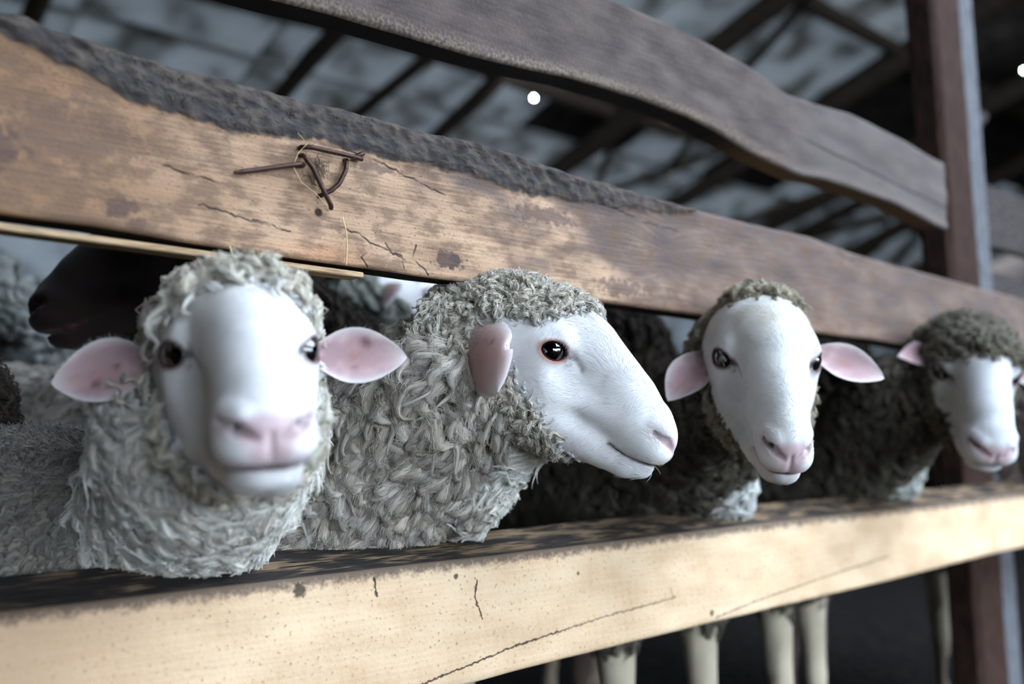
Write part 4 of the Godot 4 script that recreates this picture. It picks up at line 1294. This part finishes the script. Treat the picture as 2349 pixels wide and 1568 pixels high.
func build_crowd() -> void:
	var dark := {"face": lin(0.20, 0.155, 0.15), "stain": lin(0.22, 0.18, 0.17), "pink": lin(0.24, 0.16, 0.16), "rim": lin(0.1, 0.08, 0.08), "ear_in": lin(0.24, 0.17, 0.17), "ear_deep": lin(0.2, 0.14, 0.13), "ear_dark": lin(0.1, 0.07, 0.07), "ear_out": lin(0.2, 0.16, 0.15), "leg": lin(0.2, 0.17, 0.15), "nostril": lin(0.06, 0.04, 0.04)}
	var black := lin(0.235, 0.21, 0.19)
	var h := {"pos": Vector3(-0.505, 1.055, -1.47), "fwd": Vector3(-0.965, -0.19, 0.12), "up": Vector3(-0.19, 0.97, 0.05), "scale": 1.12}
	var caps := [[W(-0.20, 0.99, 0.46), W(0.10, 0.78, 0.48), 0.085, 0.14], [W(0.19, 0.66, 0.55), W(0.09, 0.66, 1.2), 0.15, 0.16]]
	legs(caps, [[W(0.12, 0.44, 0.55), W(0.12, 0.03, 0.55)], [W(0.27, 0.44, 0.57), W(0.27, 0.03, 0.57)], [W(0.01, 0.44, 1.2), W(0.0, 0.03, 1.22)], [W(0.16, 0.44, 1.22), W(0.16, 0.03, 1.24)]])
	var over := dark.duplicate()
	over["ears"] = [{"root": Vector3(-0.062, -0.006, -0.055), "axis": Vector3(-0.8, 0, -0.5), "face": Vector3(0, 0, 1)}, {"root": Vector3(0.062, -0.006, -0.055), "axis": Vector3(0.8, 0, -0.5), "face": Vector3(0, 0, 1)}]
	crowd_sheep("dark brown sheep facing left behind the curly topknot of the nearest sheep", caps, h, over, black, 101)
	# dark back at the left edge
	caps = [[W(-0.62, 0.78, 0.48), W(-0.85, 0.62, 0.70), 0.13, 0.2], [W(-0.85, 0.60, 0.75), W(-1.5, 0.58, 1.1), 0.21, 0.24]]
	legs(caps, [[W(-0.85, 0.44, 0.70), W(-0.85, 0.03, 0.70)], [W(-0.78, 0.44, 0.86), W(-0.78, 0.03, 0.88)], [W(-1.45, 0.44, 0.98), W(-1.45, 0.03, 0.98)], [W(-1.4, 0.44, 1.16), W(-1.4, 0.03, 1.16)]])
	crowd_sheep("dark-woolled sheep at the left edge behind the nearest sheep's ear", caps, {}, dark, black, 102)
	# pale sheep beyond it
	h = {"pos": W(-0.40, 1.08, 1.40), "fwd": Vector3(-0.9, -0.25, 0.35), "up": Vector3(-0.2, 0.95, 0.1), "scale": 1.05}
	caps = [[W(-0.20, 1.02, 1.48), W(-0.06, 0.82, 1.75), 0.09, 0.15], [W(0.0, 0.68, 1.98), W(0.62, 0.66, 2.18), 0.17, 0.19], [W(-0.06, 0.82, 1.75), W(0.0, 0.68, 1.98), 0.15, 0.17]]
	legs(caps, [[W(0.0, 0.44, 1.9), W(0.0, 0.03, 1.9)], [W(0.02, 0.44, 2.08), W(0.02, 0.03, 2.08)], [W(0.6, 0.44, 2.1), W(0.6, 0.03, 2.1)], [W(0.6, 0.44, 2.27), W(0.6, 0.03, 2.27)]])
	crowd_sheep("blurred pale sheep at the far left beyond the dark ones", caps, h, {"ears": [{"root": Vector3(0.062, -0.006, -0.055), "axis": Vector3(0.9, -0.2, -0.2), "face": Vector3(0, 0, 1)}, {"root": Vector3(-0.062, -0.006, -0.055), "axis": Vector3(-0.9, -0.2, -0.2), "face": Vector3(0, 0, 1)}]}, lin(0.62, 0.63, 0.62), 103)
	# pale sheep between the first two heads
	h = {"pos": W(0.33, 1.055, 0.72), "fwd": Vector3(0.85, -0.25, -0.45), "up": Vector3(0.2, 0.96, -0.1), "scale": 1.1}
	caps = [[W(0.22, 0.98, 0.71), W(0.36, 0.82, 0.90), 0.095, 0.14], [W(0.43, 0.68, 1.25), W(0.45, 0.66, 1.85), 0.16, 0.18], [W(0.36, 0.82, 0.90), W(0.43, 0.68, 1.25), 0.14, 0.16]]
	legs(caps, [[W(0.36, 0.44, 1.22), W(0.36, 0.03, 1.2)], [W(0.51, 0.44, 1.24), W(0.51, 0.03, 1.22)], [W(0.38, 0.44, 1.85), W(0.38, 0.03, 1.88)], [W(0.53, 0.44, 1.85), W(0.53, 0.03, 1.88)]])
	crowd_sheep("blurred white sheep between the two foremost heads, turned away under the rail", caps, h, {"ears": [{"root": Vector3(-0.062, -0.006, -0.055), "axis": turned(h, Vector3(0.15, -0.45, 0.9)), "face": turned(h, Vector3(0.6, -0.7, 0.2)), "len": 0.11, "wid": 0.034}, {"root": Vector3(0.062, -0.006, -0.055), "axis": Vector3(0.9, -0.2, -0.2), "face": Vector3(0, 0, 1)}]}, lin(0.60, 0.61, 0.58), 105)
	# dark rump behind the profile's nose
	caps = [[W(0.66, 0.93, 0.46), W(0.84, 0.80, 0.58), 0.12, 0.15], [W(0.89, 0.67, 0.70), W(0.92, 0.66, 1.4), 0.15, 0.16]]
	legs(caps, [[W(0.82, 0.44, 0.7), W(0.82, 0.03, 0.7)], [W(0.96, 0.44, 0.7), W(0.96, 0.03, 0.7)], [W(0.85, 0.44, 1.38), W(0.85, 0.03, 1.4)], [W(0.99, 0.44, 1.38), W(0.99, 0.03, 1.4)]])
	crowd_sheep("dark woolly sheep seen from behind, between the profile's brow and the bare forehead", caps, {}, dark, black, 106)
	# dark neck between the third and the fourth
	caps = [[W(1.27, 0.93, 0.36), W(1.42, 0.78, 0.46), 0.12, 0.15], [W(1.50, 0.67, 0.56), W(1.55, 0.66, 1.3), 0.15, 0.17]]
	legs(caps, [[W(1.42, 0.44, 0.55), W(1.40, 0.03, 0.52)], [W(1.57, 0.44, 0.56), W(1.57, 0.03, 0.54)], [W(1.48, 0.44, 1.3), W(1.48, 0.03, 1.33)], [W(1.62, 0.44, 1.3), W(1.62, 0.03, 1.33)]])
	crowd_sheep("dark-fleeced sheep in the shade between the last two heads at the rail", caps, {}, dark, black, 107)
	# pale one at the right edge
	h = {"pos": W(1.80, 0.90, -0.02), "fwd": Vector3(0.25, -0.6, 0.8), "up": Vector3(0.1, 0.85, 0.5), "scale": 1.05}
	caps = [[W(1.82, 0.84, 0.1), W(1.90, 0.66, 0.22), 0.09, 0.14], [W(1.95, 0.66, 0.35), W(2.1, 0.66, 1.1), 0.185, 0.20]]
	legs(caps, [[W(1.85, 0.42, 0.35), W(1.85, 0.03, 0.35)], [W(2.05, 0.42, 0.35), W(2.05, 0.03, 0.35)]])
	crowd_sheep("pinkish pale sheep cut off by the right edge of the photograph", caps, h, {"ears": [{"root": Vector3(-0.062, -0.006, -0.055), "axis": Vector3(-0.9, -0.3, 0.1), "face": Vector3(0, 0, 1)}]}, lin(0.50, 0.45, 0.42), 108)

# ------------------------------------------------------------------ naming and nodes
var taken := {}

func numbered(called: String) -> String:
	var n: int = taken.get(called, 0)
	taken[called] = n + 1
	return called if n == 0 else "%s_%03d" % [called, n]

func tag(o: Node, label := "", category := "", group := "", kind := "") -> void:
	if label: o.set_meta("label", label)
	if category: o.set_meta("category", category)
	if group: o.set_meta("group", group)
	if kind: o.set_meta("kind", kind)

func thing(called: String, at: Transform3D, label := "", category := "", group := "") -> Node3D:
	var o := Node3D.new()
	o.name = numbered(called)
	add_child(o, true)
	o.transform = at
	tag(o, label, category, group)
	return o

func part(called: String, mesh: Mesh, mat: Material, parent: Node) -> MeshInstance3D:
	var o := MeshInstance3D.new()
	o.name = called
	o.mesh = mesh
	if mat: o.material_override = mat
	parent.add_child(o, true)
	return o

# the fence frame: x along the fence to the right, y up, z out of the pen towards the viewer
func fence_at(s := 0.0, y := 0.0, q := 0.0) -> Transform3D:
	return Transform3D(Basis(D, Vector3.UP, N), P0 + D * s + Vector3(0, y, 0) - N * q)

func W(s: float, y: float, q: float) -> Vector3:
	return P0 + D * s + Vector3(0, y, 0) - N * q

# ------------------------------------------------------------------ small maths
func sstep(a: float, b: float, x: float) -> float:
	var t := clampf((x - a) / (b - a), 0.0, 1.0)
	return t * t * (3.0 - 2.0 * t)

func poly(pts: Array, x: float) -> float:
	# piecewise linear y(x) through a list of Vector2
	if x <= pts[0].x: return pts[0].y
	for i in range(1, pts.size()):
		var b: Vector2 = pts[i]
		if x <= b.x:
			var a: Vector2 = pts[i - 1]
			return lerpf(a.y, b.y, (x - a.x) / (b.x - a.x))
	return pts[pts.size() - 1].y

func noise(freq: float, sd := 1, octaves := 3) -> FastNoiseLite:
	var n := FastNoiseLite.new()
	n.seed = sd
	n.frequency = freq
	n.noise_type = FastNoiseLite.TYPE_SIMPLEX_SMOOTH
	n.fractal_octaves = octaves
	return n

func lin(r: float, g: float, b: float) -> Color:
	# a colour measured in sRGB, as a linear vertex colour
	return Color(r, g, b).srgb_to_linear()

# ------------------------------------------------------------------ meshes
func commit(v: PackedVector3Array, nrm: PackedVector3Array, idx: PackedInt32Array, col := PackedColorArray(), uv := PackedVector2Array(), uv2 := PackedVector2Array(), into: ArrayMesh = null) -> ArrayMesh:
	var a := []
	a.resize(Mesh.ARRAY_MAX)
	a[Mesh.ARRAY_VERTEX] = v
	a[Mesh.ARRAY_NORMAL] = nrm
	a[Mesh.ARRAY_INDEX] = idx
	if col.size(): a[Mesh.ARRAY_COLOR] = col
	if uv.size(): a[Mesh.ARRAY_TEX_UV] = uv
	if uv2.size(): a[Mesh.ARRAY_TEX_UV2] = uv2
	var m := into if into else ArrayMesh.new()
	m.add_surface_from_arrays(Mesh.PRIMITIVE_TRIANGLES, a)
	return m

func normals_of(v: PackedVector3Array, idx: PackedInt32Array) -> PackedVector3Array:
	var n := PackedVector3Array()
	n.resize(v.size())
	for i in range(0, idx.size(), 3):
		var a := idx[i]
		var b := idx[i + 1]
		var c := idx[i + 2]
		var f := (v[c] - v[a]).cross(v[b] - v[a])
		n[a] += f
		n[b] += f
		n[c] += f
	for i in n.size():
		n[i] = n[i].normalized()
	return n

# a grid of rows x cols vertices; flip turns the faces over
func grid_idx(rows: int, cols: int, idx: PackedInt32Array, first := 0, flip := false, wrap := false) -> void:
	for r in rows - 1:
		for c in (cols if wrap else cols - 1):
			var c2 := (c + 1) % cols
			var a := first + r * cols + c
			var b := first + r * cols + c2
			var d := first + (r + 1) * cols + c
			var e := first + (r + 1) * cols + c2
			if flip:
				idx.append_array([a, d, b, b, d, e])
			else:
				idx.append_array([a, b, d, b, e, d])

# a tube along points with radii; closed ends
func tube(pts: Array, radii: Array, sides := 8) -> ArrayMesh:
	var v := PackedVector3Array()
	var idx := PackedInt32Array()
	tube_into(v, idx, pts, radii, sides)
	return commit(v, normals_of(v, idx), idx)

func tube_into(v: PackedVector3Array, idx: PackedInt32Array, pts: Array, radii: Array, sides := 8) -> void:
	var first := v.size()
	var prev := Vector3.ZERO
	for i in pts.size():
		var p: Vector3 = pts[i]
		var a: Vector3 = pts[maxi(i - 1, 0)]
		var b: Vector3 = pts[mini(i + 1, pts.size() - 1)]
		var t := (b - a).normalized()
		var x := prev - t * prev.dot(t)
		if x.length() < 0.01:
			x = t.cross(Vector3.RIGHT if absf(t.x) < 0.8 else Vector3.UP)
		x = x.normalized()
		prev = x
		var y := t.cross(x)
		for k in sides:
			var w := TAU * k / sides
			v.append(p + (x * cos(w) + y * sin(w)) * float(radii[i]))
	grid_idx(pts.size(), sides, idx, first, true, true)
	var c0 := v.size()
	v.append(pts[0])
	v.append(pts[pts.size() - 1])
	var l := first + (pts.size() - 1) * sides
	for k in sides:
		var k2 := (k + 1) % sides
		idx.append_array([c0, first + k, first + k2])
		idx.append_array([c0 + 1, l + k2, l + k])

# a box with chamfered edges, size x y z, centred
func chamfer_box(sx: float, sy: float, sz: float, ch: float) -> ArrayMesh:
	var h := Vector3(sx, sy, sz) * 0.5
	var st := SurfaceTool.new()
	st.begin(Mesh.PRIMITIVE_TRIANGLES)
	st.set_smooth_group(-1)
	var dirs := [Vector3.RIGHT, Vector3.UP, Vector3.BACK]
	for ax in 3:
		for sg in [-1.0, 1.0]:
			var n: Vector3 = dirs[ax] * sg
			var u: Vector3 = dirs[(ax + 1) % 3]
			var w: Vector3 = dirs[(ax + 2) % 3]
			var o := n * h[ax]
			var hu := u * (h[(ax + 1) % 3] - ch)
			var hw := w * (h[(ax + 2) % 3] - ch)
			face4(st, o - hu - hw, o + hu - hw, o + hu + hw, o - hu + hw, n)
	for ax in 3:
		var u: Vector3 = dirs[ax]
		var a: Vector3 = dirs[(ax + 1) % 3]
		var b: Vector3 = dirs[(ax + 2) % 3]
		for sa in [-1.0, 1.0]:
			for sb in [-1.0, 1.0]:
				var hu := u * (h[ax] - ch)
				var pa: Vector3 = a * sa * h[(ax + 1) % 3] + b * sb * (h[(ax + 2) % 3] - ch)
				var pb: Vector3 = a * sa * (h[(ax + 1) % 3] - ch) + b * sb * h[(ax + 2) % 3]
				face4(st, pa - hu, pa + hu, pb + hu, pb - hu, a * sa + b * sb)
	for sx2 in [-1.0, 1.0]:
		for sy2 in [-1.0, 1.0]:
			for sz2 in [-1.0, 1.0]:
				var s := Vector3(sx2, sy2, sz2)
				var p := s * h
				face3(st, p - Vector3(0, sy2, sz2) * ch, p - Vector3(sx2, 0, sz2) * ch, p - Vector3(sx2, sy2, 0) * ch, s)
	st.generate_normals()
	return st.commit()

func face3(st: SurfaceTool, a: Vector3, b: Vector3, c: Vector3, n: Vector3) -> void:
	var turn := (c - a).cross(b - a).dot(n) > 0.0
	for p in ([a, b, c] if turn else [a, c, b]):
		st.add_vertex(p)

func face4(st: SurfaceTool, a: Vector3, b: Vector3, c: Vector3, d: Vector3, n: Vector3) -> void:
	face3(st, a, b, c, n)
	face3(st, a, c, d, n)

# ------------------------------------------------------------------ distance fields and surface nets
func smin(a: float, b: float, k: float) -> float:
	var h := maxf(k - absf(a - b), 0.0) / k
	return minf(a, b) - h * h * k * 0.25

func smax(a: float, b: float, k: float) -> float:
	return -smin(-a, -b, k)

func capsule(p: Vector3, a: Vector3, b: Vector3, ra: float, rb: float) -> float:
	var ba := b - a
	var t := clampf((p - a).dot(ba) / ba.length_squared(), 0.0, 1.0)
	return (p - a - ba * t).length() - lerpf(ra, rb, t)

func ellipsoid(p: Vector3, c: Vector3, r: Vector3) -> float:
	var q := (p - c) / r
	var k0 := q.length()
	var k1 := (q / r).length()
	return k0 * (k0 - 1.0) / maxf(k1, 1e-6) if k0 > 0.01 else -minf(r.x, minf(r.y, r.z))

# meshes the zero surface of f inside lo..hi; returns [vertices, indices]
func nets(f: Callable, lo: Vector3, hi: Vector3, cell: float, mirrored := false) -> Array:
	var B := 6
	var nb := Vector3i(((hi - lo) / (cell * B)).ceil())
	if mirrored:
		nb.x = (nb.x + 1) / 2 * 2
		lo.x = -0.5 * nb.x * B * cell
	var nx := nb.x * B + 1
	var ny := nb.y * B + 1
	var nz := nb.z * B + 1
	var val := PackedFloat32Array()
	val.resize(nx * ny * nz)
	val.fill(1e9)
	var done := PackedByteArray()
	done.resize(val.size())
	var half := cell * B * 0.5
	var reach := half * 1.75 * 1.25
	var active: Array[Vector3i] = []
	for bz in nb.z:
		for by in nb.y:
			for bx in nb.x:
				var c := lo + Vector3(bx, by, bz) * (cell * B) + Vector3.ONE * half
				if mirrored and c.x > 0.0:
					c.x = -c.x
				var d: float = f.call(c)
				if absf(d) < reach:
					active.append(Vector3i(bx, by, bz))
				elif d < 0.0:
					for z in range(bz * B, bz * B + B + 1):
						for y in range(by * B, by * B + B + 1):
							for x in range(bx * B, bx * B + B + 1):
								var at := x + nx * (y + ny * z)
								if not done[at]: val[at] = d
	for b in active:
		for z in range(b.z * B, b.z * B + B + 1):
			for y in range(b.y * B, b.y * B + B + 1):
				for x in range(b.x * B, b.x * B + B + 1):
					var at := x + nx * (y + ny * z)
					if done[at]: continue
					done[at] = 1
					if mirrored and 2 * x > nx - 1:
						var m := (nx - 1 - x) + nx * (y + ny * z)
						if done[m]:
							val[at] = val[m]
							continue
					val[at] = f.call(lo + Vector3(x, y, z) * cell)
	var vid := PackedInt32Array()
	vid.resize(val.size())
	vid.fill(-1)
	var v := PackedVector3Array()
	var idx := PackedInt32Array()
	var off := [0, 1, nx, nx + 1, nx * ny, nx * ny + 1, nx * ny + nx, nx * ny + nx + 1]
	var edges := [[0, 1], [2, 3], [4, 5], [6, 7], [0, 2], [1, 3], [4, 6], [5, 7], [0, 4], [1, 5], [2, 6], [3, 7]]
	var corner := [Vector3(0, 0, 0), Vector3(1, 0, 0), Vector3(0, 1, 0), Vector3(1, 1, 0), Vector3(0, 0, 1), Vector3(1, 0, 1), Vector3(0, 1, 1), Vector3(1, 1, 1)]
	var cells: Array[Vector3i] = []
	for b in active:
		for z in range(b.z * B, b.z * B + B):
			for y in range(b.y * B, b.y * B + B):
				for x in range(b.x * B, b.x * B + B):
					var at := x + nx * (y + ny * z)
					var mask := 0
					for k in 8:
						if val[at + off[k]] < 0.0: mask |= 1 << k
					if mask == 0 or mask == 255: continue
					var sum := Vector3.ZERO
					var count := 0
					for e in edges:
						var p: int = e[0]
						var q: int = e[1]
						if ((mask >> p) & 1) != ((mask >> q) & 1):
							var vp := val[at + off[p]]
							var vq := val[at + off[q]]
							var t := clampf(vp / (vp - vq), 0.02, 0.98)
							sum += corner[p].lerp(corner[q], t)
							count += 1
					vid[at] = v.size()
					v.append(lo + (Vector3(x, y, z) + sum / count) * cell)
					cells.append(Vector3i(x, y, z))
	var step := [1, nx, nx * ny]
	for c in cells:
		var at := c.x + nx * (c.y + ny * c.z)
		for ax in 3:
			var u := (ax + 1) % 3
			var w := (ax + 2) % 3
			if c[u] == 0 or c[w] == 0: continue
			var s0 := val[at] < 0.0
			var s1: bool = val[at + step[ax]] < 0.0
			if s0 == s1: continue
			var a := vid[at]
			var b := vid[at - step[u]]
			var d := vid[at - step[u] - step[w]]
			var e := vid[at - step[w]]
			if a < 0 or b < 0 or d < 0 or e < 0: continue
			if s0:
				idx.append_array([a, d, b, a, e, d])
			else:
				idx.append_array([a, b, d, a, d, e])
	return [v, idx]
